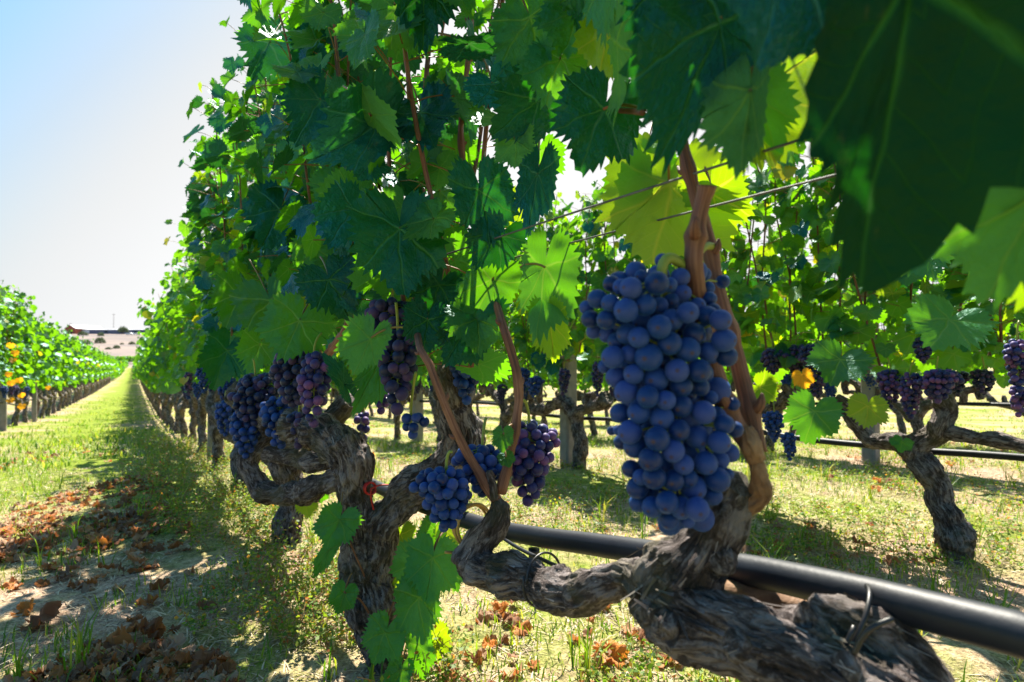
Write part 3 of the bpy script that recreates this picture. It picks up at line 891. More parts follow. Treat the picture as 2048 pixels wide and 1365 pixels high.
def make_template(seed, tm, nshoots, length=1.0, H=1.70, voxel=0.006, stalks=False, size=(0.055, 0.085), node=0.075, lat=0.8, leafmat=None):
    """meshes of one ordinary vine in local space"""
    rng = np.random.default_rng(seed)
    V, Q, b = wood(std_paths(rng), voxel, seed, flakes=60 if voxel < 0.005 else 0)
    m_tr = mesh_data("trunk", V, Q, BARK, attr={"bark": b})
    canes, J, Y, Nn, S, C = grow_canopy(rng, length, H, nshoots, node=node, size=size, laterals=lat)
    bag = Bag(); canopy_mesh(bag, rng, tm, J, Y, Nn, S, C if stalks else None)
    fq = [np.concatenate(bag.Q)] if bag.Q else []
    fm = [np.concatenate(bag.mq)] if bag.Q else []
    fq.append(np.concatenate(bag.T)); fm.append(np.concatenate(bag.mt))
    m_fo = mesh_data("foliage", np.concatenate(bag.V), fq, [leafmat or LEAF_FAR, PETIOLE], uv=np.concatenate(bag.U), fmat=np.concatenate(fm))
    cb = Bag(); cane_bag(cb, canes, rng)
    m_ca = mesh_data("canes", np.concatenate(cb.V), [np.concatenate(cb.Q), np.concatenate(cb.T)], [CANE], uv=np.concatenate(cb.U))
    return m_tr, m_fo, m_ca

def vine_from(template, p, t, label, group, flip=False, scale=1.0, z=None):
    b = row(p, t); zz = float(gz(b[0], b[1])) if z is None else z
    r = thing("grapevine", (b[0], b[1], zz), label, "grapevine", group)
    r.rotation_euler = (0, 0, ROTZ + (math.pi if flip else 0)); r.scale = (scale,) * 3
    for nm, me in zip(("trunk", "foliage", "cane_growth"), template):
        link(nm, me, r)
    return r

P1, P2, P3, P4, PL = 0.46, 2.33, 4.2, 6.1, -1.5
T_far = [make_template(100 + s, T_FAR, 15, voxel=0.008, node=0.07, lat=1.0, size=(0.06, 0.10)) for s in range(4)]
T_mid = [make_template(120 + s, T_MID, 14, node=.065, lat=1.0, voxel=0.005, stalks=True) for s in range(4)]

rng = np.random.default_rng(5)
# --- the rows as they run away from the camera
for i in range(44):                                       # main row beyond the built-by-hand vines
    t = 4.1 + i * 1.0
    vine_from(T_mid[i % 4] if i < 3 else T_far[i % 4], P1, t + rng.normal(0, 0.04),
              ["leafy vine with thick dark stem just before the wooden post", "leafy vine standing right behind the wooden post", "narrow looking leafy vine, second behind the wooden post"][i] if i < 3
              else "distant leafy vine in the main row, shading the grass strip", "vines of the main row", flip=bool(i & 1), scale=rng.uniform(0.97, 1.03))
for i in range(44):                                       # left row
    t = 9.4 + i * 1.0
    vine_from(T_mid[i % 4] if i < 2 else T_far[(i + 1) % 4], PL, t + rng.normal(0, 0.04),
              ["sunlit vine with amber leaves at the left edge of the photo", "sunlit vine beside the post in the row left of the path"][i] if i < 2
              else "sunlit leafy vine of the row left of the grass path", "vines of the row left of the path", flip=bool(i & 1), scale=1.08 * rng.uniform(0.96, 1.05))
for i in range(14):                                       # second row, beyond its nearest vines
    t = 3.7 + i * 1.0
    vine_from(T_mid[(i + 2) % 4] if i < 4 else T_far[i % 4], P2, t + rng.normal(0, 0.05),
              "leafy vine of the second row seen between the near trunks", "vines of the second row", flip=bool(i & 1), scale=rng.uniform(0.97, 1.03))
for i in range(17):
    t = 0.6 + i * 1.0
    vine_from(T_mid[(i + 1) % 4] if i < 3 else T_far[(i + 2) % 4], P3, t + rng.normal(0, 0.05),
              "far vine of the third row, behind the second row", "vines of the third row", flip=bool(i & 1), scale=rng.uniform(0.95, 1.02))
for i in range(15):
    t = 1.5 + i * 1.0
    vine_from(T_far[(i + 3) % 4], P4, t + rng.normal(0, 0.05),
              "far vine of the fourth row, dim behind the others", "vines of the fourth row", flip=bool(i & 1), scale=rng.uniform(0.95, 1.02))

# --- the last, farthest stretch of the two rows reads as one green band each
for p, t0, lab in ((P1, 48.2, "far end of the main row, a green band beside the grass path"), (PL, 53.4, "far end of the row left of the path, a green band")):
    rg = np.random.default_rng(int(t0)); n = 6000
    tt = t0 + (158 - t0) * rg.random(n); c = NV * (p + rg.normal(0, .16, n))[:, None] + DV * tt[:, None]
    c[:, 2] = gz(c[:, 0], c[:, 1]) + rg.uniform(.35, 1.75, n)
    V, q, t, uv = place_leaves(T_FAR[0], c, rg.normal(0, .5, (n, 3)) - UP * .6, rg.normal(0, .6, (n, 3)) + UP, rg.uniform(.14, .22, n), rg)
    tag(obj("far_vines", V, [q, t] if len(q) else [t], LEAF_FAR, uv=uv), lab, None, None, 'stuff')

# --- vines built one by one: old wood, canopy grown over it
def canopy_on(root, p, t0, t1, seed, nshoots, tm, size=(0.055, 0.085), H=1.72, z0=0.66, node=0.07, spread=0.07, lean=0.0, leafmat=None, keep=None, lat=0.75, cane_from=None):
    rng = np.random.default_rng(seed)
    canes, J, Y, Nn, S, C = grow_canopy(rng, t1 - t0, H, nshoots, node=node, size=size, spread=spread, z0=z0, lean=lean, laterals=lat)
    J, C = to_world(J, p, (t0 + t1) / 2), to_world(C, p, (t0 + t1) / 2)
    Y, Nn = dirs_world(Y), dirs_world(Nn)
    if keep is not None:
        k = keep(J); J, Y, Nn, S, C = J[k], Y[k], Nn[k], S[k], C[k]
    bag = Bag(); canopy_mesh(bag, rng, tm, J, Y, Nn, S, C, kinds=((0, .60), (2, .34), (3, .06)) if leafmat is None else ((0, .80), (2, .08), (3, .12)))
    bag.build("foliage", [leafmat or LEAF, PETIOLE, LEAF_SKY_SHEEN, LEAF_YELLOW], root)
    for i, c in enumerate(canes):
        if cane_from:
            c = catmull(c, 24); c = c[c[:, 2] > cane_from]
            if len(c) < 4: continue
        w = to_world(c, p, (t0 + t1) / 2)
        b = Bag(); V, q, t, uv = tube(w, np.linspace(0.0046, 0.0022, len(w)), 8, 24, rough=0.05, seed=i); b.add(V, q, t, uv)
        b.build("cane", [CANE], root)
    return root

def project(P):
    D = P - CPOS
    z = D.dot(FWD)
    return 1024 + F * D[:, 0] / z, 682.5 - F * D.dot(CUP) / z, z

HR = np.random.default_rng(77)
def hand_leaf(root, j, tip, dj, dt, sl=1.0, sr=1.0, roll=0, flip=False, kind=None, fold=0.1, curl=0.1, ruffle=0.085, tm=None, label=None, stalk=None, pitch=0):
    """one leaf placed by its stalk end and its tip (photo pixels and depth); sl, sr: relative width of its two halves as seen, roll about the midrib"""
    A, B = at(*j, dj), at(*tip, dt)
    Y = B - A; s = np.linalg.norm(Y); Y = Y / s
    n = CPOS - (A + B) / 2; n = n / np.linalg.norm(n)
    n = n - Y * n.dot(Y); n /= np.linalg.norm(n)
    X = np.cross(Y, n); c, si = math.cos(R(roll)), math.sin(R(roll))
    n = n * c + X * si
    if flip: n = -n
    T = (tm or T_HERO)[HR.integers(0, 5)]
    fold = fold + HR.uniform(0, .16); curl = curl + HR.uniform(-.05, .22); roll = roll + HR.normal(0, 9)
    if tm is None: sl, sr = sl * .9, sr * .9
    sx = [[sr, sl]] if flip else [[sl, sr]]
    V, q, t, uv = place_leaves(T, A[None], Y[None], n[None], np.array([s]), HR, (fold, fold + .02), (curl, curl + .02), ruffle, sx)
    b = Bag(); b.add(V, q, t, uv, 0)
    if stalk is None and tm is None:
        back = (A - CPOS) / np.linalg.norm(A - CPOS)
        E0 = A - Y * s * .55 + back * s * .8 + UP * s * .25 + HR.normal(0, .12 * s, 3)
    else: E0 = None
    if stalk is not None or E0 is not None:
        E = at(*stalk) if E0 is None else E0
        V, q = many_tubes(A[None], (A + E)[None] / 2 + np.array([[0, 0, 0.01]]), E[None], 0.0016, 8, 12); b.add(V, q, None, None, 1)
    o = b.build("leaf", [kind or LEAF, PETIOLE], root)
    if label: o['label'] = label
    return o

def ground_at(p, t):
    b = row(p, t); return np.array([b[0], b[1], float(gz(b[0], b[1]))])

# ---- first vine: the one that carries the large bunch
g1 = ground_at(0.46, 0.12)
vine1 = thing("grapevine", g1, "nearest old vine with thick gnarled log at the bottom right, under the large blue bunch", "grapevine", "vines of the main row")
low = at(1800, 1385, .43)
wood_obj("trunk", vine1, [
    px((1880, 1520, .42, 100), (1760, 1415, .43, 92), (1640, 1340, .45, 82), (1530, 1300, .475, 74), (1440, 1262, .50, 74), (1365, 1212, .53, 72), (1300, 1165, .56, 57)),
    px((1875, 1400, .43, 52), (1810, 1335, .44, 58), (1735, 1272, .455, 56), (1665, 1232, .465, 44), (1622, 1205, .47, 24)),
    px((1480, 1290, .45, 34), (1470, 1300, .435, 20)), px((1700, 1330, .42, 30), (1705, 1345, .405, 15)), px((1345, 1235, .51, 34), (1338, 1240, .49, 18)), px((1440, 1125, .50, 30), (1452, 1130, .485, 16)), px((1120, 1155, .70, 24), (1118, 1150, .68, 14)), px((1600, 1235, .455, 22), (1612, 1205, .45, 8)),
    px((1640, 1300, .455, 60), (1600, 1255, .47, 46), (1570, 1240, .48, 30)),
    px((1330, 1195, .54, 74), (1385, 1125, .53, 70), (1425, 1062, .52, 62), (1465, 1005, .51, 54), (1490, 965, .50, 40)),
    px((1310, 1165, .56, 54), (1225, 1158, .62, 34), (1150, 1175, .67, 38), (1080, 1160, .72, 42), (1000, 1142, .78, 42), (935, 1122, .83, 34)),
    px((950, 1118, .83, 32), (965, 1075, .83, 29), (990, 1042, .82, 26), (1000, 1010, .82, 22), (990, 992, .82, 12)),
    np.array([[*at(1880, 1520, .42), .037], [*(at(1880, 1520, .42) * .5 + g1 * .5 + np.array([0, 0, .03])), .05], [*(g1 - np.array([0, 0, .05])), .06]]),
], 0.0020, 3, flakes=1500, lump=.20)
wood_obj("spur", vine1, [px((990, 1000, .815, 11), (984, 970, .81, 9), (978, 942, .81, 7))], 0.0015, 4, strand=0.05)
b_ = Bag(); V, q, t, uv = tube(px((1385, 1185, .57, 34), (1470, 1195, .57, 31), (1560, 1212, .56, 34), (1660, 1260, .53, 36))[:, :3], [.0168, .0155, .0165, .017], 20, 40, rough=0.07, seed=2)
b_.add(V, q, t, uv); b_.build("branch", [PEELED], vine1)['label'] = "smooth branch with its bark peeled off"
a_ = px((1490, 1015, .505, 20), (1522, 990, .497, 21), (1518, 945, .49, 16), (1505, 885, .487, 13))
wood_obj('cane_base', vine1, [a_], .0016, 8, PEELED, strand=.16, lump=.12, freq=190, flakes=170)
c_ = px((1505, 900, .487, 14), (1478, 860, .488, 18), (1448, 790, .488, 17), (1425, 715, .490, 16), (1405, 640, .487, 17), (1390, 570, .472, 18), (1384, 520, .466, 19), (1392, 450, .464, 17), (1403, 400, .462, 16), (1412, 372, .461, 20))
canes_obj(vine1, c_[:, :3], c_[:, 3], seed=1)
wood_obj('spur', vine1, [px((1514, 925, .485, 17), (1506, 898, .484, 21), (1496, 872, .485, 19), (1488, 855, .487, 15))], .0014, 9, PEELED, strand=.2, lump=.2, freq=260, flakes=60)
c_ = px((1520, 905, .495, 15), (1490, 780, .505, 17), (1462, 670, .51, 15), (1437, 580, .515, 14), (1415, 480, .52, 14), (1395, 400, .525, 13), (1372, 310, .53, 12), (1340, 160, .54, 10), (1310, -20, .55, 9), (1290, -200, .56, 7))
canes_obj(vine1, c_[:, :3], c_[:, 3], seed=2)
c_ = px((992, 1000, .82, 11), (960, 950, .815, 9.5), (925, 890, .81, 9), (885, 800, .80, 8.5), (855, 720, .80, 8), (838, 690, .82, 7), (832, 600, .98, 6), (838, 440, 1.08, 5.5), (848, 250, 1.10, 5), (858, 60, 1.12, 5), (860, -150, 1.14, 4.5))
canes_obj(vine1, c_[:, :3], c_[:, 3], seed=3)
c_ = px((1000, 985, .82, 12), (1016, 925, .815, 9.5), (1032, 850, .81, 9), (1036, 780, .81, 9), (1024, 710, .81, 9), (1002, 640, .82, 8.2), (970, 520, .90, 6.5), (935, 380, .96, 6), (922, 240, .98, 5.5), (940, 80, 1.0, 5), (940, -150, 1.02, 4.5))
canes_obj(vine1, c_[:, :3], c_[:, 3], seed=4)
c_ = px((1385, 545, .470, 13), (1365, 533, .470, 9), (1358, 525, .470, 7)); canes_obj(vine1, c_[:, :3], c_[:, 3], nodes=False, name="spur")
c_ = px((1285, 226, .53, 6), (1262, 223, .57, 5.5), (1240, 222, .61, 5)); canes_obj(vine1, c_[:, :3], c_[:, 3], nodes=False)
# large leaves of the first vine
H = lambda *a, **k: hand_leaf(vine1, *a, **k)
H((1838, -70), (1712, 575), .255, .275, sl=.37, sr=.88, kind=LEAF_DEEP_SHADE, tm=T_LOBED, fold=.08, curl=.02, ruffle=.05, label="very large dark leaf filling the upper right corner")
H((2010, -60), (2075, 420), .31, .31, sl=.5, sr=.6, kind=LEAF_DEEP_SHADE, fold=.05, roll=-10)
H((1585, -95), (1500, 186), .30, .29, sl=.72, sr=.62, fold=.22, curl=.05, roll=-18, kind=LEAF_SKY_SHEEN, tm=T_SOFT, label="teal shaded leaf hanging from the top edge")
H((1440, 40), (1320, 342), .43, .41, sl=.62, sr=.40, kind=LEAF_SHADED, fold=.12, curl=.12)
H((1350, -60), (1300, 150), .45, .44, sl=.6, sr=.7, kind=LEAF_SHADED, fold=.1, roll=12)
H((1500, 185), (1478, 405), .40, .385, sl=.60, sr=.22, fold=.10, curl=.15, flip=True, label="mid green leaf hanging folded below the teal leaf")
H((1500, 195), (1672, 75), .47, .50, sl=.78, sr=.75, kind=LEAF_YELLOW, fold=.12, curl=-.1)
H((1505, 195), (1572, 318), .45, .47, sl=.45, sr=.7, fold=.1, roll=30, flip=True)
H((1208, 218), (1160, 348), .62, .60, sl=.95, sr=.85, kind=LEAF_SHADED, fold=.06, curl=.2, stalk=(1290, 222, .55))
H((1236, 80), (1264, 275), .58, .56, sl=.5, sr=.6, roll=62, flip=True)
H((1338, 362), (1296, 570), .68, .64, sl=.9, sr=.95, kind=LEAF_YELLOW, fold=.05, curl=.1, flip=True, stalk=(1336, 300, .60), label="large backlit yellow green leaf behind the canes")
H((1285, 345), (1225, 455), .71, .70, sl=.8, sr=.8, roll=20)  # added behind the yellow green leaf to throw shade on it
H((1310, 340), (1330, 430), .73, .74, sl=.7, sr=.8, roll=-15)  # second leaf added to keep sun off the yellow green one
H((1425, 385), (1450, 500), .66, .68, sl=.8, sr=.9, kind=LEAF_YELLOW, fold=.1)
H((2075, 385), (1958, 640), .30, .315, tm=T_NEAR, sl=.80, sr=.5, fold=.14, curl=.08, flip=True, kind=LEAF, label="green leaf with toothed edge at the right margin")
H((2110, 480), (2040, 640), .33, .34, sl=.9, sr=.6, kind=LEAF_YELLOW, fold=.1)
H((1455, 70), (1420, 260), .50, .48, sl=.5, sr=.5, roll=25)
H((1160, 20), (1120, 110), .70, .68, roll=30); H((1215, 60), (1190, 190), .68, .66, sl=.7, sr=.7, roll=-30, kind=LEAF_YELLOW)
H((1120, 120), (1085, 205), .72, .70, roll=20); H((1280, -20), (1235, 70), .62, .60, roll=-35)
H((1180, -40), (1230, 60), .66, .64, roll=30); H((1060, 40), (1085, 150), .74, .72, roll=15)
H((1090, 535), (1068, 708), .78, .76, sl=.42, sr=.62, fold=.25, flip=True, stalk=(1040, 535, .80), label="backlit leaf with two pale veins beside the right cane")
H((1098, 640), (1110, 735), .78, .79, sl=.7, sr=.6, fold=.2, kind=LEAF_YELLOW)
H((1006, 870), (1006, 908), .78, .77, sl=.9, sr=.9, kind=LEAF, stalk=(1030, 850, .81)); H((1012, 915), (1020, 938), .78, .77)

def keep1(J):
    x, y, z = project(J)
    return ((z < 0.05) | (y < -70)) & (np.linalg.norm(J - CPOS, axis=1) > 0.30) & (J[:, 2] > 0.95) & (J.dot(NV) < .58)
canopy_on(vine1, P1, -0.75, 0.85, 30, 15, T_NEAR, keep=keep1, H=1.82, z0=0.9, lat=1.0, node=.06, cane_from=1.25)  # unseen foliage above the view, put in to shade the leaves and bunch below

# ---- second vine: forked trunk left of the middle
g2 = ground_at(0.46, 1.20)
vine2 = thing("grapevine", g2, "old vine with Y shaped forked trunk and leafy suckers at its foot", "grapevine", "vines of the main row")
wood_obj("trunk", vine2, [
    np.vstack([np.array([[*(at(788, 1400, 1.25)), 46 * 1.25 / F]]), px((785, 1335, 1.25, 40), (765, 1260, 1.25, 42), (745, 1190, 1.25, 47), (733, 1140, 1.25, 46))]),
    px((735, 1160, 1.25, 38), (722, 1060, 1.24, 34), (712, 985, 1.23, 36), (703, 925, 1.22, 42), (688, 892, 1.23, 42)),
    px((705, 912, 1.23, 36), (650, 872, 1.30, 36), (600, 856, 1.38, 28), (545, 840, 1.5, 22)),
    px((692, 960, 1.26, 22), (625, 978, 1.36, 20), (560, 990, 1.45, 20), (515, 975, 1.5, 21), (500, 935, 1.52, 20), (518, 890, 1.55, 22), (560, 862, 1.6, 20)),
    px((650, 925, 1.33, 18), (590, 918, 1.45, 18), (530, 905, 1.5, 16)),
    px((548, 850, 1.5, 26), (500, 815, 1.55, 24), (468, 790, 1.55, 23), (485, 768, 1.55, 15)),
    px((560, 870, 1.6, 30), (565, 830, 1.6, 26), (580, 800, 1.6, 18)),
    px((745, 1150, 1.25, 36), (766, 1075, 1.24, 35), (795, 1003, 1.22, 35), (842, 972, 1.2, 37), (888, 935, 1.2, 40), (922, 875, 1.2, 38), (916, 815, 1.2, 34), (900, 765, 1.2, 34), (908, 728, 1.2, 26)),
    px((900, 760, 1.2, 26), (935, 730, 1.2, 22), (945, 715, 1.2, 12)),
], 0.0033, 11, flakes=1500, lump=.16)
def keep2(J):
    x, y, z = project(J)
    return (x < 1120) & (z > 0.62) & (J.dot(NV) < .60)
canopy_on(vine2, P1, 0.78, 1.75, 31, 16, T_NEAR, keep=keep2, H=1.82, z0=0.72, lat=1.0, node=.06)
H = lambda *a, **k: hand_leaf(vine2, *a, **k)
c_ = px((470, 795, 1.55, 8), (490, 770, 1.53, 8), (505, 755, 1.5, 7)); canes_obj(vine2, c_[:, :3], c_[:, 3], nodes=False)
c_ = px((625, 745, 1.25, 9), (650, 715, 1.2, 9), (675, 685, 1.15, 8), (720, 600, 1.1, 7)); canes_obj(vine2, c_[:, :3], c_[:, 3])
H((800, 458), (808, 606), .85, .82, sl=.95, sr=.85, kind=LEAF_SHADED, fold=.06, label="large dark leaf facing the camera in the middle of the canopy")
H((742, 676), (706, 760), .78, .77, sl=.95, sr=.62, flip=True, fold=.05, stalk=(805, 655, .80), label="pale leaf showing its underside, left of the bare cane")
H((855, 640), (845, 716), .86, .84, sl=.95, sr=.95, kind=LEAF_SHADED); H((985, 560), (938, 655), .84, .82, sl=.8, sr=.85, fold=.05)
H((935, 655), (885, 738), .86, .84, sl=.8, sr=.9, kind=LEAF_SHADED); H((752, 255), (626, 330), .88, .82, kind=LEAF_SKY_SHEEN, sl=.95, sr=.5, fold=.25, curl=.25, roll=-15)
H((842, 228), (868, 296), .92, .88, kind=LEAF_SKY_SHEEN, sl=1.1, sr=1.1, fold=.12); H((985, 168), (1012, 226), .80, .78, kind=LEAF_SKY_SHEEN, sl=1.1, sr=1.3, fold=.1)
H((935, 88), (1052, 92), .80, .80, kind=LEAF_SKY_SHEEN, sl=.6, sr=.5, roll=55); H((1080, 200), (975, 278), .76, .74, sl=.9, sr=.7, kind=LEAF_SHADED)
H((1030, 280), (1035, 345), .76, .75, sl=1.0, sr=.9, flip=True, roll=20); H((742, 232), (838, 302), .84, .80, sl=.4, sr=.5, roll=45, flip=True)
H((850, -30), (845, 112), .80, .77, sl=.5, sr=.6, kind=LEAF_SHADED, fold=.2); H((790, 10), (782, 136), .86, .83, sl=.5, sr=.6, fold=.1, flip=True)
H((640, 75), (585, 130), 1.5, 1.45, kind=LEAF_SKY_SHEEN, sl=1, sr=1.1, fold=.12); H((540, 85), (505, 150), 1.6, 1.55, kind=LEAF_SKY_SHEEN, sl=1, sr=1)
H((1075, 350), (1050, 478), .80, .77, kind=LEAF_SKY_SHEEN, sl=.45, sr=.5, roll=25); H((960, 380), (985, 500), .82, .80, sl=.7, sr=.8, kind=LEAF_SHADED)
H((1000, 470), (940, 545), .82, .80, sl=.8, sr=.8, kind=LEAF_SHADED); H((880, 570), (850, 640), .90, .88, kind=LEAF_SHADED)
H((705, 420), (650, 500), 1.0, .97, kind=LEAF_SKY_SHEEN, sl=.9, sr=.9); H((660, 560), (700, 640), 1.0, .98, kind=LEAF_SHADED); H((600, 640), (560, 730), 1.2, 1.15)
H((690, 770), (655, 700), .95, .90, kind=LEAF_SKY_SHEEN, sl=.35, sr=.4, roll=40); H((760, 720), (700, 838), .95, .92, sl=.35, sr=.5, fold=.2)
H((640, 200), (595, 275), 1.2, 1.15, kind=LEAF_SKY_SHEEN); H((560, 420), (520, 500), 1.5, 1.45, kind=LEAF_SKY_SHEEN); H((480, 590), (450, 660), 1.8, 1.75); H((540, 600), (570, 690), 1.5, 1.45)
H((455, 700), (425, 780), 1.8, 1.75, sl=.8, sr=1, kind=LEAF_SHADED); H((520, 690), (500, 745), 1.6, 1.55)
# suckers low on the trunk
for a in (((678, 1040), (648, 1105), 1.12, 1.10, .95, 1.0), ((658, 1098), (622, 1166), 1.12, 1.10, .35, .4), ((688, 1186), (672, 1234), 1.12, 1.11, .95, 1.0),
          ((866, 1116), (850, 1214), 1.10, 1.06, .95, .95), ((772, 1264), (742, 1338), 1.08, 1.05, .95, 1.0), ((838, 1192), (852, 1296), 1.10, 1.06, .85, .7),
          ((835, 1290), (850, 1370), 1.12, 1.1, .5, .7), ((800, 1340), (775, 1400), 1.1, 1.08, .8, .8)):
    H(a[0], a[1], a[2], a[3], sl=a[4], sr=a[5], fold=.06, curl=.12, label=None)
for a in (((868, 1058), (845, 1105), 1.22, 1.22), ((895, 1065), (915, 1110), 1.22, 1.22), ((800, 1070), (790, 1130), 1.25, 1.25), ((812, 1160), (800, 1215), 1.24, 1.24),
          ((645, 985), (640, 1010), 1.5, 1.5), ((612, 1000), (618, 1040), 1.5, 1.5), ((700, 1040), (712, 1060), 1.3, 1.3), ((905, 1150), (915, 1185), 1.2, 1.2), ((870, 1270), (880, 1330), 1.2, 1.2), ((830, 1125), (805, 1200), 1.15, 1.15)):
    H(*a, sl=.8, sr=.7, flip=True, roll=float(HR.uniform(-30, 30)), kind=LEAF_YELLOW if HR.random() < .6 else LEAF, tm=T_NEAR)
for s in (((770, 1250, 1.2), (800, 1180, 1.16), (868, 1112, 1.11)), ((740, 1180, 1.22), (715, 1120, 1.17), (680, 1042, 1.12)), ((745, 1240, 1.2), (720, 1200, 1.15), (690, 1186, 1.12)), ((868, 1112, 1.11), (872, 1085, 1.15), (890, 1060, 1.2))):
    A = np.array([at(*k) for k in s]); b = Bag(); V, q, t, uv = tube(A, [.0022, .0019, .0014], 7, 14); b.add(V, q, t, uv); b.build("cane", [CANE], vine2)

# ---- third vine: dark trunk under the mass of bunches
g3 = ground_at(0.46, 2.12)
vine3 = thing("grapevine", g3, "old vine with crooked stem standing in sunlit weeds behind the forked vine", "grapevine", "vines of the main row")
wood_obj("trunk", vine3, [
    np.vstack([np.array([[*(g3 + UP * -.04), .054]]), px((575, 1075, 2.05, 27), (573, 1040, 2.05, 25), (588, 1000, 2.05, 22), (578, 950, 2.05, 26), (560, 905, 2.05, 30))]),
    px((560, 910, 2.05, 26), (520, 880, 2.2, 24), (470, 860, 2.5, 22), (440, 820, 2.7, 20)),
    px((560, 910, 2.05, 26), (610, 880, 1.9, 24), (660, 850, 1.75, 22), (700, 800, 1.7, 18)),
    px((480, 865, 2.45, 20), (485, 820, 2.45, 18)),
], 0.005, 17, flakes=200)
canopy_on(vine3, P1, 1.75, 2.75, 32, 16, T_NEAR, keep=lambda J: J.dot(NV) < .60, H=1.80, lat=1.0, node=.06)
# ---- fourth vine
g4 = ground_at(0.46, 3.15)
vine4 = thing("grapevine", g4, "old vine with straight dark stem in front of the wooden post", "grapevine", "vines of the main row")
wood_obj("trunk", vine4, [to_world(p_[:, :3], .46, 3.15) if False else np.hstack([to_world(p_[:, :3], .46, 3.15), p_[:, 3:]]) for p_ in std_paths(np.random.default_rng(44), rt=.04)], 0.006, 18)
canopy_on(vine4, P1, 2.75, 3.7, 33, 15, T_MID, keep=lambda J: J.dot(NV) < .60, H=1.78, lat=1.0, node=.06)

# ---- second row, the vine whose bent trunk stands on the right
def atr(x, y, p=P2, r=0): 
    a = atp(x, y, p); d = (a - CPOS).dot(FWD); return [*a, r * d / F]
g5 = ground_at(P2, 0.86)
vine5 = thing("grapevine", g5, "bent old vine on the right with forked arms and bunches of purple grapes", "grapevine", "vines of the second row")
wood_obj("trunk", vine5, [
    np.array([[*(ground_at(P2, .80) - UP * .04), .045], atr(1905, 1075, r=30), atr(1892, 1030, r=24), atr(1876, 970, r=25), atr(1848, 930, r=27), atr(1822, 905, r=24)]),
    np.array([atr(1825, 908, r=22), atr(1790, 882, r=17), atr(1745, 880, r=17), atr(1718, 852, r=16), atr(1690, 815, r=15), atr(1672, 800, r=11)]),
    np.array([atr(1830, 905, r=26), atr(1850, 880, r=25), atr(1880, 862, r=22), atr(1890, 825, r=20), atr(1886, 795, r=18), atr(1880, 775, r=10)]),
    np.array([atr(1880, 862, r=18), atr(1930, 872, r=14), atr(1990, 880, r=14), atr(2060, 892, r=14), atr(2120, 890, r=13)]),
], 0.0045, 21, flakes=500)
canopy_on(vine5, P2, .15, 1.35, 51, 19, T_MID, H=1.72, lat=1.0, leafmat=LEAF_FAR, node=.06)
H = lambda *a, **k: hand_leaf(vine5, *a, tm=T_NEAR, **k)
H((1628, 822), (1610, 886), 1.75, 1.72, sl=1.05, sr=1.05, label="dark star shaped leaf hanging below the canopy"); H((1736, 812), (1728, 862), 1.8, 1.78, kind=LEAF_YELLOW, flip=True)
H((1520, 775), (1560, 800), 2.0, 2.0, kind=LEAF_YELLOW); H((1605, 752), (1612, 780), 2.0, 2.0, kind=LEAF_AMBER, label="amber yellow leaf"); H((1680, 720), (1655, 775), 1.8, 1.75)
H((1850, 500), (1870, 560), 1.5, 1.45); 
H((1790, 880), (1800, 890), 1.8, 1.78); H((1805, 885), (1800, 905), 1.8, 1.78); H((1900, 640), (1860, 700), 1.6, 1.55)
# ---- second row, hidden behind the large bunch, then the forked slender one
g6 = ground_at(P2, 1.85)
vine6 = thing("grapevine", g6, "old vine of the second row standing behind the large blue bunch", "grapevine", "vines of the second row")
wood_obj("trunk", vine6, [np.hstack([to_world(p_[:, :3], P2, 1.85), p_[:, 3:]]) for p_ in std_paths(np.random.default_rng(46))], 0.006, 22)
canopy_on(vine6, P2, 1.35, 2.3, 52, 15, T_MID, H=1.66, lat=1.0, leafmat=LEAF_FAR, node=.06)
g7 = ground_at(P2, 2.78)
vine7 = thing("grapevine", g7, "slender old vine of the second row, forked in front of the concrete post", "grapevine", "vines of the second row")
wood_obj("trunk", vine7, [
    np.array([[*(g7 - UP * .04), .045], atr(1158, 920, r=15), atr(1160, 880, r=13), atr(1152, 845, r=14), atr(1150, 825, r=14)]),
    np.array([atr(1150, 832, r=13), atr(1125, 805, r=12), atr(1085, 820, r=10), atr(1050, 815, r=10)]),
    np.array([atr(1150, 830, r=12), atr(1175, 815, r=10), atr(1205, 805, r=16), atr(1215, 795, r=16)]),
    np.array([atr(1125, 808, r=11), atr(1120, 790, r=9)]), np.array([atr(1180, 812, r=11), atr(1178, 785, r=14)])], 0.006, 23)
canopy_on(vine7, P2, 2.3, 3.25, 53, 15, T_MID, H=1.68, lat=1.0, leafmat=LEAF_FAR, node=.06)
g8 = ground_at(P2, -0.2)
vine8 = thing("grapevine", g8, "vine of the second row cut by the right edge of the photo", "grapevine", "vines of the second row")
wood_obj("trunk", vine8, [np.hstack([to_world(p_[:, :3], P2, -.2), p_[:, 3:]]) for p_ in std_paths(np.random.default_rng(47))], 0.006, 24)
canopy_on(vine8, P2, -0.75, .15, 54, 15, T_MID, H=1.72, lat=1.0, leafmat=LEAF_FAR, node=.06)

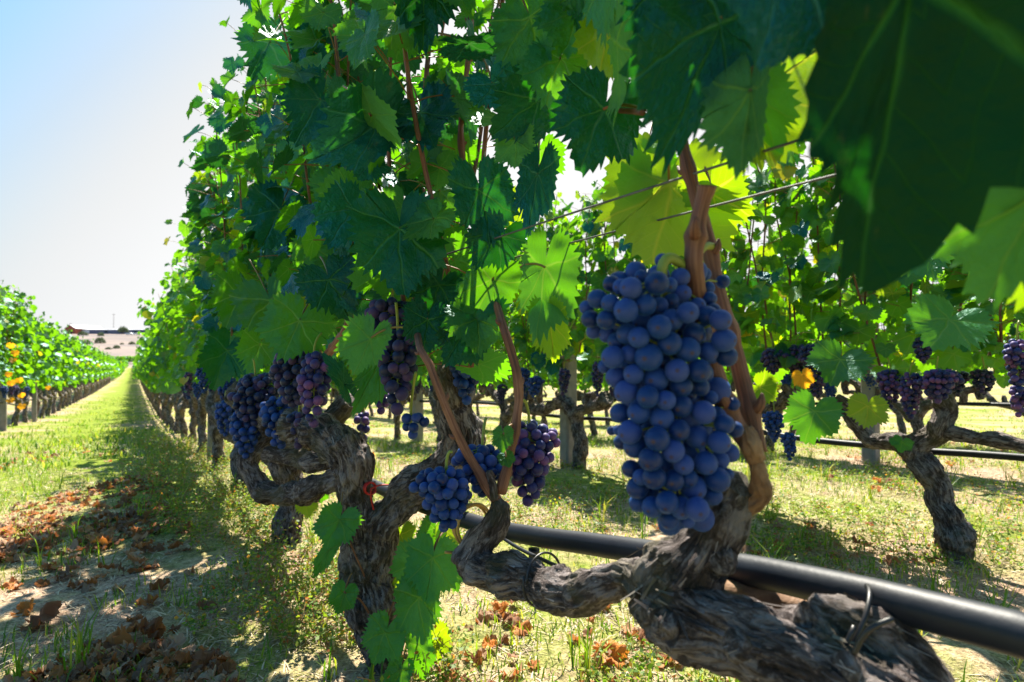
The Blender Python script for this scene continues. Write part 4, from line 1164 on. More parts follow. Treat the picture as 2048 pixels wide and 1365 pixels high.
# ================================================================== BUNCHES
# ---- the large bunch: visible berries as (x, y, radius) in an enlargement of the photo; depth from which berry overlaps which
BERRIES = """172 160 40 1;215 175 38 1;263 180 52 0;105 232 46 0;165 250 42 0;55 272 34 2;72 325 42 1;148 330 46 0;88 385 35 2;150 400 38 2;312 125 32 3;385 158 57 0;445 165 36 1;
330 260 52 0;240 285 57 0;185 270 30 2;400 260 38 2;455 240 36 3;410 50 33 5;495 130 44 3;505 205 42 3;608 115 32 5;625 180 32 5;632 230 34 4;695 150 33 6;532 295 50 0;575 265 40 3;625 310 46 1;
650 285 34 3;685 330 50 0;455 330 52 1;398 362 57 0;315 340 45 3;245 395 50 1;300 413 50 0;205 355 40 3;195 430 42 2;445 440 56 0;530 470 58 0;560 395 52 1;625 480 47 1;700 425 56 0;712 500 50 1;
178 505 53 0;260 490 46 1;347 505 65 0;415 525 38 2;140 550 32 2;195 600 50 1;275 585 47 0;378 610 60 1;480 568 56 0;585 568 55 0;500 640 52 1;590 645 42 2;240 668 55 0;343 692 53 0;428 708 46 0;
498 735 54 1;212 768 48 1;300 765 53 0;408 790 57 0;490 848 50 0;550 785 50 2;605 765 55 1;258 858 57 0;387 890 58 0;460 945 55 0;283 925 55 1;172 852 22 3;205 850 26 3;218 905 36 2;355 985 56 0;
262 1030 42 1;310 1070 38 1;373 1072 55 0;462 1085 50 0;510 1010 48 0;535 1075 42 1;295 1120 52 1;433 1188 53 0;355 1150 40 2;560 1120 57 1;615 1003 54 1;682 990 42 2;670 1080 58 1;718 1055 28 3;
725 955 45 4;575 880 55 2;680 905 52 0;702 820 46 0;752 845 38 1;742 725 32 4;640 695 32 4;575 1220 56 0;645 1155 46 2;365 1210 50 0;500 1215 52 1;443 1270 46 1;300 1190 44 1;530 1275 34 2;540 680 32 3;
340 850 34 3;330 1010 34 3;430 1010 36 3"""
def hero_bunch():
    rng = np.random.default_rng(8)
    rows_ = [list(map(float, s.split())) for s in BERRIES.replace("\n", "").split(";")]
    A = np.array(rows_)
    x, y, r, lay = 1150 + A[:, 0] / 2.3525, 500 + A[:, 1] / 2.3525, A[:, 2] / 2.3525, A[:, 3]
    # the face of the bunch bulges towards the camera at its axis
    cx = np.interp(y, [500, 620, 760, 900, 1060], [1315, 1320, 1345, 1365, 1365]); hw = np.interp(y, [500, 600, 760, 900, 1000, 1060], [110, 160, 135, 130, 100, 60])
    u = np.clip((x - cx) / hw, -1, 1)
    d = 0.462 - 0.030 * np.sqrt(1 - 0.95 * u * u) + lay * 0.0085
    C = np.array([at(x[i], y[i], d[i]) for i in range(len(x))])
    rad = r * d / F
    # ease overlaps by moving berries along the line of sight only
    D = norm(C - CPOS); depth = np.linalg.norm(C - CPOS, axis=1)
    d0 = depth.copy()
    for _ in range(40):
        P = CPOS + D * depth[:, None]; rad = r * (P - CPOS).dot(FWD) / F
        diff = P[:, None] - P[None]; dist = np.linalg.norm(diff, axis=2) + np.eye(len(P))
        pen = np.clip((rad[:, None] + rad[None]) * 0.90 - dist, 0, None); np.fill_diagonal(pen, 0)
        s = np.sign(depth[:, None] - depth[None] + (lay[:, None] - lay[None]) * 0.004 + 1e-6 * (np.arange(len(P))[:, None] - np.arange(len(P))[None]))
        depth += np.clip((pen * s).sum(1) * 0.2, -0.002, 0.002)
        depth = np.clip(depth, d0 - .012, d0 + .012)
    C = CPOS + D * depth[:, None]; rad = r * (C - CPOS).dot(FWD) / F
    top = at(1335, 548, .462)
    root = thing("grape_bunch", top, "large bunch of blue grapes hanging closest to the camera", "grape bunch", "bunches of grapes on the main row")
    axis = np.array([at(1330, 560, .478), at(1335, 700, .478), at(1360, 850, .478), at(1365, 1000, .478)])
    Z = C - (axis.mean(0) + UP * 0.0 + (C - axis.mean(0)) * np.array([0, 0, .92])) + UP * -0.012 + rng.normal(0, .006, C.shape)
    order = np.argsort(lay - r / 100)
    front = order[:92]; rest = order[92:]
    grape_parts(root, top, C[front], rad[front], Z[front], G_BLUE, rng)
    # the far side and the inside of the bunch
    bag = Bag(); berries_bag(bag, C[rest], rad[rest], Z[rest], rng, S_HI)
    CC, rr = list(C), list(rad); extra = []
    for _ in range(5000):
        s = rng.random(); a = rng.uniform(0, 6.28)
        yy = 545 + s * 500
        c0 = np.interp(yy, [500, 620, 760, 900, 1060], [1315, 1320, 1345, 1365, 1360]); w = np.interp(yy, [500, 600, 760, 900, 1000, 1060], [70, 115, 105, 100, 75, 40]) * .48 / F
        p = at(c0, yy, .482) + np.array([math.cos(a), math.sin(a), 0]) * w * math.sqrt(rng.uniform(0.05, 1)) * np.array([.85, .6, 1])
        if p[1] < at(c0, yy, .470)[1]: continue
        q = rng.uniform(.0085, .0108)
        if (np.linalg.norm(np.array(CC) - p, axis=1) > (np.array(rr) + q) * .84).all():
            CC.append(p); rr.append(q); extra.append((p, q))
    E = np.array([e[0] for e in extra]); berries_bag(bag, E, np.array([e[1] for e in extra]), E - axis.mean(0), rng, S_HI)
    o = bag.build("inner_grapes", [G_BLUE], root); o['kind'] = "stuff"
    sb = Bag()
    st = np.array([at(1385, 541, .470), at(1362, 527, .468), at(1340, 517, .464), at(1328, 525, .462), at(1324, 548, .462), at(1330, 600, .475), at(1340, 800, .48), at(1362, 1000, .478)])
    V, q, t, uv = tube(st, [.0034, .0040, .0046, .0044, .0042, .003, .0025, .0012], 12, 70); sb.add(V, q, t, uv)
    for i in range(len(C)):
        k = axis[np.argmin(np.linalg.norm(axis - C[i], axis=1))]
        e = C[i] + norm((k - C[i])[None])[0] * rad[i] * .9
        V, q = many_tubes(e[None], ((e + k) / 2 + UP * .003)[None], k[None], .0009, 5, 5); sb.add(V, q)
    sb.build("stem", [GREEN_STEM], root)
    # second green stalk that hooks over the thin cane behind
    s2 = Bag(); st = np.array([at(1395, 545, .50), at(1398, 510, .50), at(1410, 494, .505), at(1426, 494, .512), at(1430, 508, .516)])
    V, q, t, uv = tube(st, [.003, .0032, .0034, .0034, .003], 10, 30); s2.add(V, q, t, uv); s2.build("stalk", [GREEN_STEM], root)
hero_bunch()

def bunch(x, y, d, w, h, br, kind, label, group, parts=False, stem=None, seed=0, tm=None, p=None, loose=1.70):
    """a bunch given by the photo pixel of its top, its depth (or row plane p), width, height and berry radius in pixels"""
    rng = np.random.default_rng(1000 + seed)
    top = at(x, y, d) if p is None else atp(x, y, p)
    dep = (top - CPOS).dot(FWD); k = dep / F
    C, r, Z = pack_bunch(rng, w * k, h * k, br * k, loose=loose)
    root = thing("grape_bunch", top, label, "grape bunch", group)
    sb = Bag()
    e = np.array([0, 0, -.9 * h * k]); s0 = (at(*stem) - top) if stem else np.array([rng.normal(0, .01), rng.normal(0, .01), .035])
    V, q, t, uv = tube(np.array([s0, s0 * .5 + [0, 0, .008], [0, 0, 0], e * .5, e]) + top, [.0022, .0024, .0022, .0016, .0008], 7, 24); sb.add(V, q, t, uv)
    for i in range(len(C)):
        kx = np.array([0, 0, C[i][2] + .006]); V, q = many_tubes((C[i] * .98 + top)[None], ((C[i] + kx) / 2 + top)[None], (kx + top)[None], .0007, 4, 3); sb.add(V, q)
    if parts:
        vis = np.argsort(-(C @ norm((CPOS - top)[None])[0]))
        f, b = vis[:95], vis[95:]
        grape_parts(root, top, C[f] + top, r[f], Z[f], GRAPES[kind], rng)
        if len(b):
            bag = Bag(); berries_bag(bag, C[b] + top, r[b], Z[b], rng, S_MID); bag.build("inner_grapes", [GRAPES[kind]], root)['kind'] = "stuff"
    else:
        bag = Bag(); berries_bag(bag, C + top, r, Z, rng, tm or S_MID); bag.build("grapes", [GRAPES[kind]], root)
    sb.build("stem", [GREEN_STEM], root)
    return root
GM, GS = "bunches of grapes on the main row", "bunches of grapes on the second row"
bunch(893, 925, .80, 118, 135, 11.5, 'blue', "blue bunch with two lobes hanging over the black pipe", GM, True, (905, 905, .80), 1)
bunch(965, 885, .85, 110, 105, 12, 'blue', "short blue bunch between the two bare canes", GM, True, None, 2)
bunch(1058, 838, .87, 112, 168, 11, 'purple', "blue bunch with reddish purple berries at its top right", GM, True, (1047, 800, .84), 3)
bunch(822, 818, .95, 56, 62, 11, 'blue', "small loose bunch of few berries on a long yellow stalk", GM, True, (832, 745, .90), 4, loose=2.0)
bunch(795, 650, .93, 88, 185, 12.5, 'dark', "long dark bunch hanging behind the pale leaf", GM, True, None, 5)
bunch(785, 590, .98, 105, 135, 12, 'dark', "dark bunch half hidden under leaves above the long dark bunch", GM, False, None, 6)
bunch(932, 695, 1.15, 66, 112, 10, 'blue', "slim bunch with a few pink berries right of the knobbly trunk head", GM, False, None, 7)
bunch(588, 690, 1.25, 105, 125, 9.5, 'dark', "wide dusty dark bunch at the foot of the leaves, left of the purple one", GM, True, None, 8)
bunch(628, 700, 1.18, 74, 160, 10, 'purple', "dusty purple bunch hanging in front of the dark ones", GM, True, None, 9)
bunch(510, 745, 1.5, 105, 120, 8.5, 'dark', "blue bunch in the shade above the curved grey arm", GM, False, None, 10)  # dark kind puts the shade into this blue bunch's colour
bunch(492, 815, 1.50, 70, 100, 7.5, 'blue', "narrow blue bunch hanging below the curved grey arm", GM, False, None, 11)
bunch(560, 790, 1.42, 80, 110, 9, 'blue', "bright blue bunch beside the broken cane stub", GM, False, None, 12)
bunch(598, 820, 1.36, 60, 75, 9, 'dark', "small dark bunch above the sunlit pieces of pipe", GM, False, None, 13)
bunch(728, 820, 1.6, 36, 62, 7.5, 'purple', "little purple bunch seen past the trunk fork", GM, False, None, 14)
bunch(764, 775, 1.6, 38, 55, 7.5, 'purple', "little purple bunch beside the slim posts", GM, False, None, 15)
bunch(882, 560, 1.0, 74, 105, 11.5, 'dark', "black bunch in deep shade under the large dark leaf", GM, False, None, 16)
bunch(450, 800, 2.2, 44, 75, 5.5, 'blue', "blue bunch left of the curved grey arm", GM, False, None, 17, S_LO)
for i, (x, y, p, w, h, br, kd, lb) in enumerate((
    (1545, 695, 2.2, 62, 60, 6, 'dark', "leftmost dark bunch above the amber leaf"), (1592, 688, 2.25, 55, 75, 6, 'dark', "dark bunch directly above the amber leaf"),
    (1632, 684, 2.2, 62, 125, 6, 'dark', "long dark bunch crossed by the thin wire"), (1780, 735, 2.2, 56, 88, 6.5, 'purple', "red flecked bunch, left of the purple pair"),
    (1820, 742, 2.15, 52, 105, 6.5, 'purple', "longest purple bunch left of the vine head"), (1874, 735, 2.1, 82, 76, 7.5, 'purple', "broad purple bunch hanging on the vine head"),
    (1846, 670, 2.2, 46, 62, 6, 'dark', "dark bunch under the leaves over the purple pair"), (2034, 672, 1.7, 48, 150, 8, 'purple', "tall bunch with red berries at the right edge"),
    (2036, 765, 1.7, 42, 72, 8, 'purple', "bunch catching the sun below the tall one at the right edge"), (1548, 820, 2.2, 48, 70, 5.5, 'blue', "sunlit bunch hanging low on a long cane"),
    (1580, 862, 2.15, 36, 66, 5.5, 'blue', "lowest narrow bunch over the pipe on the long cane"), (1915, 738, 2.4, 40, 60, 6, 'dark', "dark bunch right of the vine head"),
    (1968, 735, 2.35, 50, 62, 6, 'dark', "dark bunch over the right arm of the bent vine"), (1042, 735, 2.2, 40, 70, 5, 'blue', "bunch over the crossing of pipe and right cane"),
    (1068, 752, 2.2, 42, 50, 5, 'blue', "wide blue bunch above the left arm of the slender vine"), (1128, 735, 2.2, 30, 70, 5, 'dark', "dark bunch in front of the concrete post"),
    (1195, 720, 2.2, 34, 80, 5, 'dark', "dark bunch over the knob of the slender vine"))):
    bunch(x, y, 0, w * .88, h * .92, br * .82, kd, lb, GS, False, None, 40 + i, S_MID if br > 5 else S_LO, p=p)
# ordinary bunches that hang in the far parts of the rows
def bunch_template(seed, kind):
    rng = np.random.default_rng(seed); C, r, Z = pack_bunch(rng, .085, .17, .0095, tries=900)
    bag = Bag(); berries_bag(bag, C, r, Z, rng, S_LO)
    return mesh_data("grape_bunch", np.concatenate(bag.V), [np.concatenate(bag.Q), np.concatenate(bag.T)], [GRAPES[kind]], uv=np.concatenate(bag.U))
BT = [bunch_template(300 + i, k) for i, k in enumerate(('blue', 'dark', 'purple'))]
def far_bunch(p, t, z, label, group):
    b = row(p, t); o = link("grape_bunch", BT[rng.integers(0, 3)], None, (b[0], b[1], float(gz(b[0], b[1])) + z))
    o.rotation_euler = (0, 0, float(rng.uniform(0, 6.28))); tag(o, label, "grape bunch", group)
rng = np.random.default_rng(15)
for i in range(10): far_bunch(P1 - rng.uniform(.02, .12), 3.0 + i * .4 + rng.normal(0, .06), rng.uniform(.55, .66), "dark bunch low in the shaded side of the main row, far along", "far bunches of the main row")
for i in range(8): far_bunch(PL + rng.uniform(0.05, .16), 9.6 + i * .4, rng.uniform(.55, .68), "dark bunch low in the row left of the path", "bunches of the row left of the path")
for i in range(12): far_bunch(P2 - rng.uniform(.0, .12), 3.3 + i * .3 + rng.normal(0, .05), rng.uniform(.54, .70), "small dark bunch far along the second row", "far bunches of the second row")
for i in range(12): far_bunch(P3 - rng.uniform(.0, .12), .8 + i * .33 + rng.normal(0, .05), rng.uniform(.54, .70), "small dark bunch in the third row, behind the second", "bunches of the third row")

_left = [o for o in COL.objects if o.get('label') == "sunlit vine with amber leaves at the left edge of the photo"][0]
_left['base'] = list(_left.location)
_rl = np.random.default_rng(9)
for x, y in ((22, 690), (30, 705), (26, 720), (18, 748), (38, 760), (22, 765), (42, 790), (20, 800), (44, 812), (96, 775)):
    A = atp(x, y, PL + .22); V, q, t, uv = place_leaves(T_NEAR[0], A[None], np.array([[_rl.normal(0, .4), _rl.normal(0, .4), -1]]), np.array([[.6, -.7, .4]]), np.array([_rl.uniform(.045, .065)]), _rl)
    M = _left.matrix_basis.inverted() if False else Matrix.LocRotScale(Vector(_left.location), _left.rotation_euler, Vector(_left.scale)).inverted()
    V = np.array([(M @ Vector(v))[:] for v in V])
    o = link("leaf", mesh_data("leaf", V, [q, t], LEAF_AMBER, uv=uv), _left); o['label'] = "amber brown leaf"

# ================================================================== PIPES, WIRES, POSTS, TIES
def tube_thing(name, P, r, material, label, cat, group=None, nseg=12, n=120):
    b = Bag(); V, q, t, uv = tube(P, r, nseg, n); b.add(V, q, t, uv)
    return tag(b.build(name, [material]), label, cat, group)
PP = [(2500, 1402, .50), (2048, 1272, .50), (1900, 1232, .505), (1750, 1195, .51), (1500, 1141, .515), (1250, 1098, .53), (1000, 1060, .53), (840, 1010, .53), (750, 972, .53), (660, 925, .53), (600, 888, .52)]
pp = np.array([atp(*a) for a in PP])
zend = pp[-1][2]
tail = np.array([row(.52, t, zend - .02 * (i % 2)) + UP * float(gz(*row(.52, t)[:2])) for i, t in enumerate((3.0, 4.2, 6, 9, 14, 20, 25))])
pipe_root = thing("irrigation_pipe", pp[5], "thick black irrigation pipe running behind the nearest trunk", "irrigation pipe", "black irrigation pipes")
b_ = Bag(); V, q, t, uv = tube(np.vstack([pp, tail]), .0152, 20, 260); b_.add(V, q, t, uv); b_.build("pipe", [PIPE], pipe_root)
e = atp(1068, 1098, .53); b_ = Bag()
V, q, t, uv = tube(np.array([e, e - UP * .022]), [.009, .008], 14, 6); b_.add(V, q, t, uv, 0)
V, q, t, uv = tube(np.array([e - UP * .018, e - UP * .020, e - UP * .036]), [.0085, .0115, .0105], 14, 10); b_.add(V, q, t, uv, 1)
b_.build("emitter", [BLACKPL, RED], pipe_root)['label'] = "drip emitter with red cap"
b_ = Bag(); V, q, t, uv = tube(np.array([atp(995, 1070, .52), atp(1040, 1098, .50), atp(1090, 1122, .48), atp(1130, 1140, .46)]), .0028, 8, 24); b_.add(V, q, t, uv); b_.build("drip_hose", [PIPE], pipe_root)
P2L = [(2300, 935), (2048, 916), (1960, 909), (1870, 904), (1780, 895), (1620, 880), (1500, 862), (1350, 852), (1220, 839), (1150, 836), (1060, 826), (1010, 812), (960, 806)]
q2 = np.array([atp(x, y, P2 + .06) for x, y in P2L])
t2 = np.array([row(P2 + .06, t, .40) + UP * float(gz(*row(P2, t)[:2])) for t in (5.5, 7, 9, 12, 17)])
tube_thing("irrigation_pipe", np.vstack([q2, t2]), .0125, PIPE, "black irrigation pipe along the second row, behind the bent vine", "irrigation pipe", "black irrigation pipes", 12, 160)
tube_thing("irrigation_pipe", np.array([row(P3, t, .40 + .02 * math.sin(t * 1.7) + float(gz(*row(P3, t)[:2]))) for t in np.arange(-.5, 16, 1.1)]), .012, PIPE, "black irrigation pipe along the third row, highest in the photo", "irrigation pipe", "black irrigation pipes", 8, 90)
tube_thing("irrigation_pipe", np.array([row(PL + .05, t, .36 + .03 * math.sin(t * 2.1) + float(gz(*row(PL, t)[:2]))) for t in np.arange(8, 24, .8)]), .012, PIPE, "pale looking irrigation pipe hung low in the row left of the path", "irrigation pipe", "black irrigation pipes", 8, 90)
def wire(p, z, t0, t1, label, r=.0013, sag=.012):
    ts = np.arange(t0, t1, .5)
    return tube_thing("trellis_wire", np.array([row(p, t, z - sag * math.sin(t * .9) ** 2 + float(gz(*row(p, t)[:2]))) for t in ts]), r, WIRE, label, "trellis wire", "trellis wires", 6, len(ts) * 3)
wire(.425, .862, -.5, 24, "thick grey wire crossing in front of the canes, upper of the pair")
wire(.505, .852, -.5, 24, "thin grey wire just below the thick one")
wire(.46, 1.115, -.5, 24, "wire high in the leaves near the top edge")
wire(P2 - .05, .70, -1, 16, "thin bright wire in front of the dark bunches of the second row", .0012)
wire(P2, 1.1, -1, 16, "wire high in the leaves of the second row", .0012)
wire(P3, .72, -1, 16, "faint wire of the third row", .0012)

def post(p, t, h, w, material, label, round_=False, lean=0.0):
    b = ground_at(p, t); bm = Bag()
    if round_:
        V, q, tr, uv = tube(np.array([b - UP * .1, b + UP * h * .5, b + UP * h + NV * lean]), [w, w, w * .95], 16, 24, rough=.05, seed=4); bm.add(V, q, tr, uv)
    else:
        k = w; c = k * .25
        prof = np.array([(-k, -k + c), (-k + c, -k), (k - c, -k), (k, -k + c), (k, k - c), (k - c, k), (-k + c, k), (-k, k - c)])
        n = 10; zs = np.linspace(-.1, h, n)
        V = np.concatenate([b + DV * prof[:, :1] + NV * prof[:, 1:] + UP * z + NV * lean * z for z in zs])
        i = np.arange(n - 1)[:, None]; j = np.arange(8)[None]; j2 = (j + 1) % 8
        q = np.stack([i * 8 + j, i * 8 + j2, (i + 1) * 8 + j2, (i + 1) * 8 + j], -1).reshape(-1, 4)
        o = (n - 1) * 8; bm.add(V, q, np.array([[o, o + a, o + a + 1] for a in range(1, 7)]))
    return tag(bm.build("trellis_post", [material], smooth_=round_), label, "trellis post", "trellis posts")
post(.47, 4.55, 1.2, .034, WOODPOST, "round pale wooden post in the main row, lit by the sun", True)
post(P2 + .05, 2.92, 1.25, .045, CONCRETE, "pale concrete post behind the slender forked vine")
post(P2 + .05, 5.3, 1.25, .045, CONCRETE, "pale concrete post seen between the bunches near the trunk head")
post(P2 + .05, 8.0, 1.25, .045, CONCRETE, "narrow far concrete post of the second row")
post(PL + .06, 10.05, 1.3, .036, CONCRETE, "grey post at the left edge of the photo")
post(PL + .06, 12.9, 1.3, .034, CONCRETE, "short grey post in the row left of the path")
post(P3, 1.9, 1.25, .045, CONCRETE, "concrete post of the third row behind the bent vine")

def loops(name, c, axis, r, wire_r, turns, material, label, ends=(), cat="plant tie", seed=0):
    rng = np.random.default_rng(seed); axis = norm(np.asarray(axis)[None])[0]
    u = norm(np.cross(axis, [0.3, .2, .9])[None])[0]; w = np.cross(axis, u); bm = Bag()
    th = np.linspace(0, turns * 6.283, int(16 * turns) + 1)
    P = np.array([c + (u * math.cos(a) + w * math.sin(a)) * (r * (1 + .06 * math.sin(a * 1.7))) + axis * (a * wire_r * .35) for a in th])
    V, q, t, uv = tube(P, wire_r, 6, len(P) * 2); bm.add(V, q, t, uv)
    for e_ in ends:
        V, q, t, uv = tube(np.array(e_), wire_r, 6, 16); bm.add(V, q, t, uv)
    return tag(bm.build(name, [material]), label, cat)
c0 = at(742, 978, 1.20)
loops("plant_tie", c0, DV, .012, .0018, 3.4, RED, "knotted red plastic tie beside the forked trunk", ends=[[c0, c0 + UP * -.02, c0 + UP * -.045 + NV * .006], [c0, c0 + UP * .005 + NV * .02, c0 + NV * .045 + UP * .002]], seed=1)
c1 = at(950, 1052, .86)
loops("plant_tie", c1, DV, .030, .0022, 3.0, RAFFIA, "tan raffia loop tied round pipe and vine", ends=[[c1 - UP * .02, c1 - UP * .035 - NV * .02, c1 - UP * .03 - NV * .05]], seed=2)
c2 = at(1735, 1280, .435)
loops("plant_tie", c2 + FWD * .03, at(1840, 1345, .44) - at(1640, 1228, .47), .032, .0021, 1.1, BLACKPL, "black cable tie with its loose end sticking up from the log",
      ends=[[at(1707, 1310, .405), at(1722, 1280, .403), at(1745, 1255, .40), at(1785, 1238, .40)]], seed=3)
c3 = at(1085, 1160, .72)
loops("plant_tie", c3, at(1150, 1175, .67) - at(1000, 1142, .78), .031, .0016, 1.05, BLACKPL, "dark thin tie round the horizontal arm", seed=4)

# ================================================================== GROUND COVER
rng = np.random.default_rng(21)
def scatter(n, r0, r1, pw=1.0, az=(-44, 44)):
    """random ground points in the part of the vineyard in front of the camera; denser near by"""
    u = rng.random(n); r = (r0 ** pw + u * (r1 ** pw - r0 ** pw)) ** (1 / pw)
    a = np.radians(rng.uniform(*az, n))
    X, Y = r * np.sin(a), r * np.cos(a)
    return X, Y, gz(X, Y), X * NV[0] + Y * NV[1], r
def blades(n, r0, r1, hgt, wid, bend, keep=None, pw=1.0, flat=0.0):
    X, Y, Z, lat, r = scatter(n, r0, r1, pw)
    P = np.stack([X, Y, np.zeros(n)], -1)
    d = noise(P * 1.6, 5) * .6 + noise(P * 5.5, 6) * .6
    k = keep(lat, d, r) if keep is not None else np.ones(n, bool)
    P, Z, r = P[k], Z[k], r[k]; n = k.sum(); P[:, 2] = Z
    a = rng.uniform(0, 6.28, n); D = np.stack([np.cos(a), np.sin(a), np.zeros(n)], -1)
    h = rng.uniform(*hgt, n)[:, None] * rng.uniform(.6, 1.3, n)[:, None]; w = rng.uniform(*wid, n)[:, None]
    B = np.stack([-np.sin(a), np.cos(a), np.zeros(n)], -1)
    b = rng.uniform(*bend, n)[:, None]
    up = UP * (1 - flat)
    p1 = P + (up * .6 + D * b * .35) * h; p2 = P + (up * .95 + D * b) * h + UP * flat * .004 * rng.random((n, 1))
    P0 = P + UP * .002 * flat
    V = np.stack([P0 - B * w, P0 + B * w, p1 + B * w * .75 + UP * flat * .006, p1 - B * w * .75 + UP * flat * .006, p2], 1).reshape(-1, 3)
    o = (np.arange(n) * 5)[:, None]
    return V, o + np.array([[0, 1, 2, 3]]), o + np.array([[3, 2, 4]])
def stuff(name, pieces, mats, label=None):
    b = Bag()
    for m, (V, q, t) in enumerate(pieces): b.add(V, q, t, None, m if len(mats) > 1 else 0)
    o = b.build(name, mats, smooth_=False); tag(o, label, None, None, 'stuff'); return o
stuff("grass", [blades(52000, 1.0, 9, (.018, .05), (.0011, .0024), (.2, 1.1), lambda lat, d, r: d > .02 - .05 * (lat > .7) - .35 * ((lat < 0) & (lat > -.7) & (r > 3.2))),
    blades(60000, 4.5, 26, (.02, .07), (.003, .008), (.2, 1.1), lambda lat, d, r: (d > -.05 + .25 * (lat > .6)) & (lat > -1.6), pw=1.3)], [GRASS], "short yellow green grass growing in patches on the vineyard ground")
b_ = Bag()
for k in range(150):                                    # taller tufts
    X, Y, Z, lat, r = scatter(1, 1.2, 5.5)
    n = rng.integers(5, 13); a = rng.uniform(0, 6.28, n); h = rng.uniform(.05, .15, n)[:, None]
    P = np.array([[X[0], Y[0], Z[0]]]) + rng.normal(0, .008, (n, 3)) * [1, 1, 0]; D = np.stack([np.cos(a), np.sin(a), 0 * a], -1); B = np.stack([-np.sin(a), np.cos(a), 0 * a], -1) * .0019
    e = rng.uniform(.2, .9, n)[:, None]
    V = np.stack([P - B, P + B, P + (UP * .6 + D * e * .3) * h + B, P + (UP * .6 + D * e * .3) * h - B, P + (UP * .95 + D * e) * h], 1).reshape(-1, 3); o = (np.arange(n) * 5)[:, None]
    b_.add(V, o + np.array([[0, 1, 2, 3]]), o + np.array([[3, 2, 4]]))
tag(b_.build("tall_grass", [GRASS], smooth_=False), "taller grass tufts scattered between the rows", None, None, 'stuff')
stuff("straw", [blades(60000, 1.0, 7, (.02, .10), (.0009, .0024), (.5, 1.0), None, flat=.96)], [STRAW], "dry straw and stalks lying on the bare soil")
# low weeds with tiny leaves and reddish stems, thickest along the foot of the main row
def weeds(n, r0, r1, keep, hgt, nl, ls):
    X, Y, Z, lat, r = scatter(n, r0, r1)
    d = noise(np.stack([X * 1.8, Y * 1.8, 0 * X], -1), 9)
    k = keep(lat, d, r); X, Y, Z = X[k], Y[k], Z[k]; n = len(X)
    base = np.stack([X, Y, Z], -1); a = rng.uniform(0, 6.28, n); h = rng.uniform(*hgt, n)[:, None]
    lean = np.stack([np.cos(a), np.sin(a), 0 * a], -1) * rng.uniform(.2, 1.1, (n, 1))
    tip = base + (UP + lean) * h; mid = base + (UP * .7 + lean * .35) * h
    V1, q1 = many_tubes(base, mid, tip, .0008, 3, 4)
    t = rng.uniform(.15, 1, (n, nl))[..., None]
    c = base[:, None] * (1 - t) ** 2 + mid[:, None] * 2 * t * (1 - t) + tip[:, None] * t ** 2 + rng.normal(0, .014, (n, nl, 3)) * np.array([1, 1, .6])
    c = c.reshape(-1, 3); m = len(c)
    dd = norm(rng.normal(0, 1, (m, 3)) * [1, 1, .5]); bb = norm(np.cross(dd, UP + rng.normal(0, .5, (m, 3)))); s = rng.uniform(*ls, (m, 1))
    V2 = np.stack([c, c + dd * s * .5 + bb * s * .32, c + dd * s, c + dd * s * .5 - bb * s * .32], 1).reshape(-1, 3)
    return (V1, q1, None), (V2, np.arange(m * 4).reshape(-1, 4), None)
sA, lA = weeds(9000, 1.1, 6.5, lambda lat, d, r: (np.abs(lat - .36) < .27 + .14 * d) & (d > -.35), (.03, .13), 24, (.007, .016))
sB, lB = weeds(9000, 1.1, 6.5, lambda lat, d, r: (lat > .35) & (d > -.15), (.015, .05), 14, (.008, .017))
sC, lC = weeds(1500, 1.1, 5.0, lambda lat, d, r: (lat < .2) & (lat > -.6) & (d > .0), (.02, .06), 12, (.005, .011))
b_ = Bag()
for s_, l_ in ((sA, lA), (sB, lB), (sC, lC)): b_.add(*s_, None, 0); b_.add(*l_, None, 1)
tag(b_.build("weeds", [RED_STEM, WEED], smooth_=False), "low fine leaved weeds with reddish stems along the foot of the vines", None, None, 'stuff')
# fallen leaves
X, Y, Z, lat, r = scatter(6500, 1.1, 11)
d = noise(np.stack([X * 1.5, Y * 1.5, 0 * X], -1), 12)
k = ((np.abs(lat + .13) < .30) & (d > -.30) & (r < 3.3)) | ((d > .58) & (rng.random(len(X)) < .4))
X, Y, Z = X[k], Y[k], Z[k]
X2, Y2, Z2, lat2, r2 = scatter(5200, 1.05, 3.9, az=(-50, 0)); d2 = noise(np.stack([X2 * 2.6, Y2 * 2.6, 0 * X2], -1), 12); k = (np.abs(lat2 + .13) < .30) & (d2 > -.12)
X, Y, Z = np.concatenate([X, X2[k]]), np.concatenate([Y, Y2[k]]), np.concatenate([Z, Z2[k]]); n = len(X); a = rng.uniform(0, 6.28, n)
J = np.stack([X, Y, Z + rng.uniform(.006, .022, n)], -1); Yd = np.stack([np.cos(a), np.sin(a), rng.normal(0, .25, n)], -1); Nd = np.stack([rng.normal(0, .22, n), rng.normal(0, .22, n), np.ones(n)], -1)
b_ = Bag(); V, q, t, uv = place_leaves(T_MID[1], J, Yd, Nd, rng.uniform(.014, .036, n), rng, (0, .35), (-.3, .5), .12, crumple=.5); b_.add(V, q, t, uv)
tag(b_.build("leaf_litter", [LEAF_DRY]), "brown and orange fallen vine leaves strewn over the ground", None, None, 'stuff')
def ground_px(x, y):
    rr = ray(x, y); P = CPOS + rr * (CAMH / -rr[2])
    for _ in range(6):
        P = CPOS + rr * ((CAMH - float(gz(P[0], P[1]))) / -rr[2])
    return P
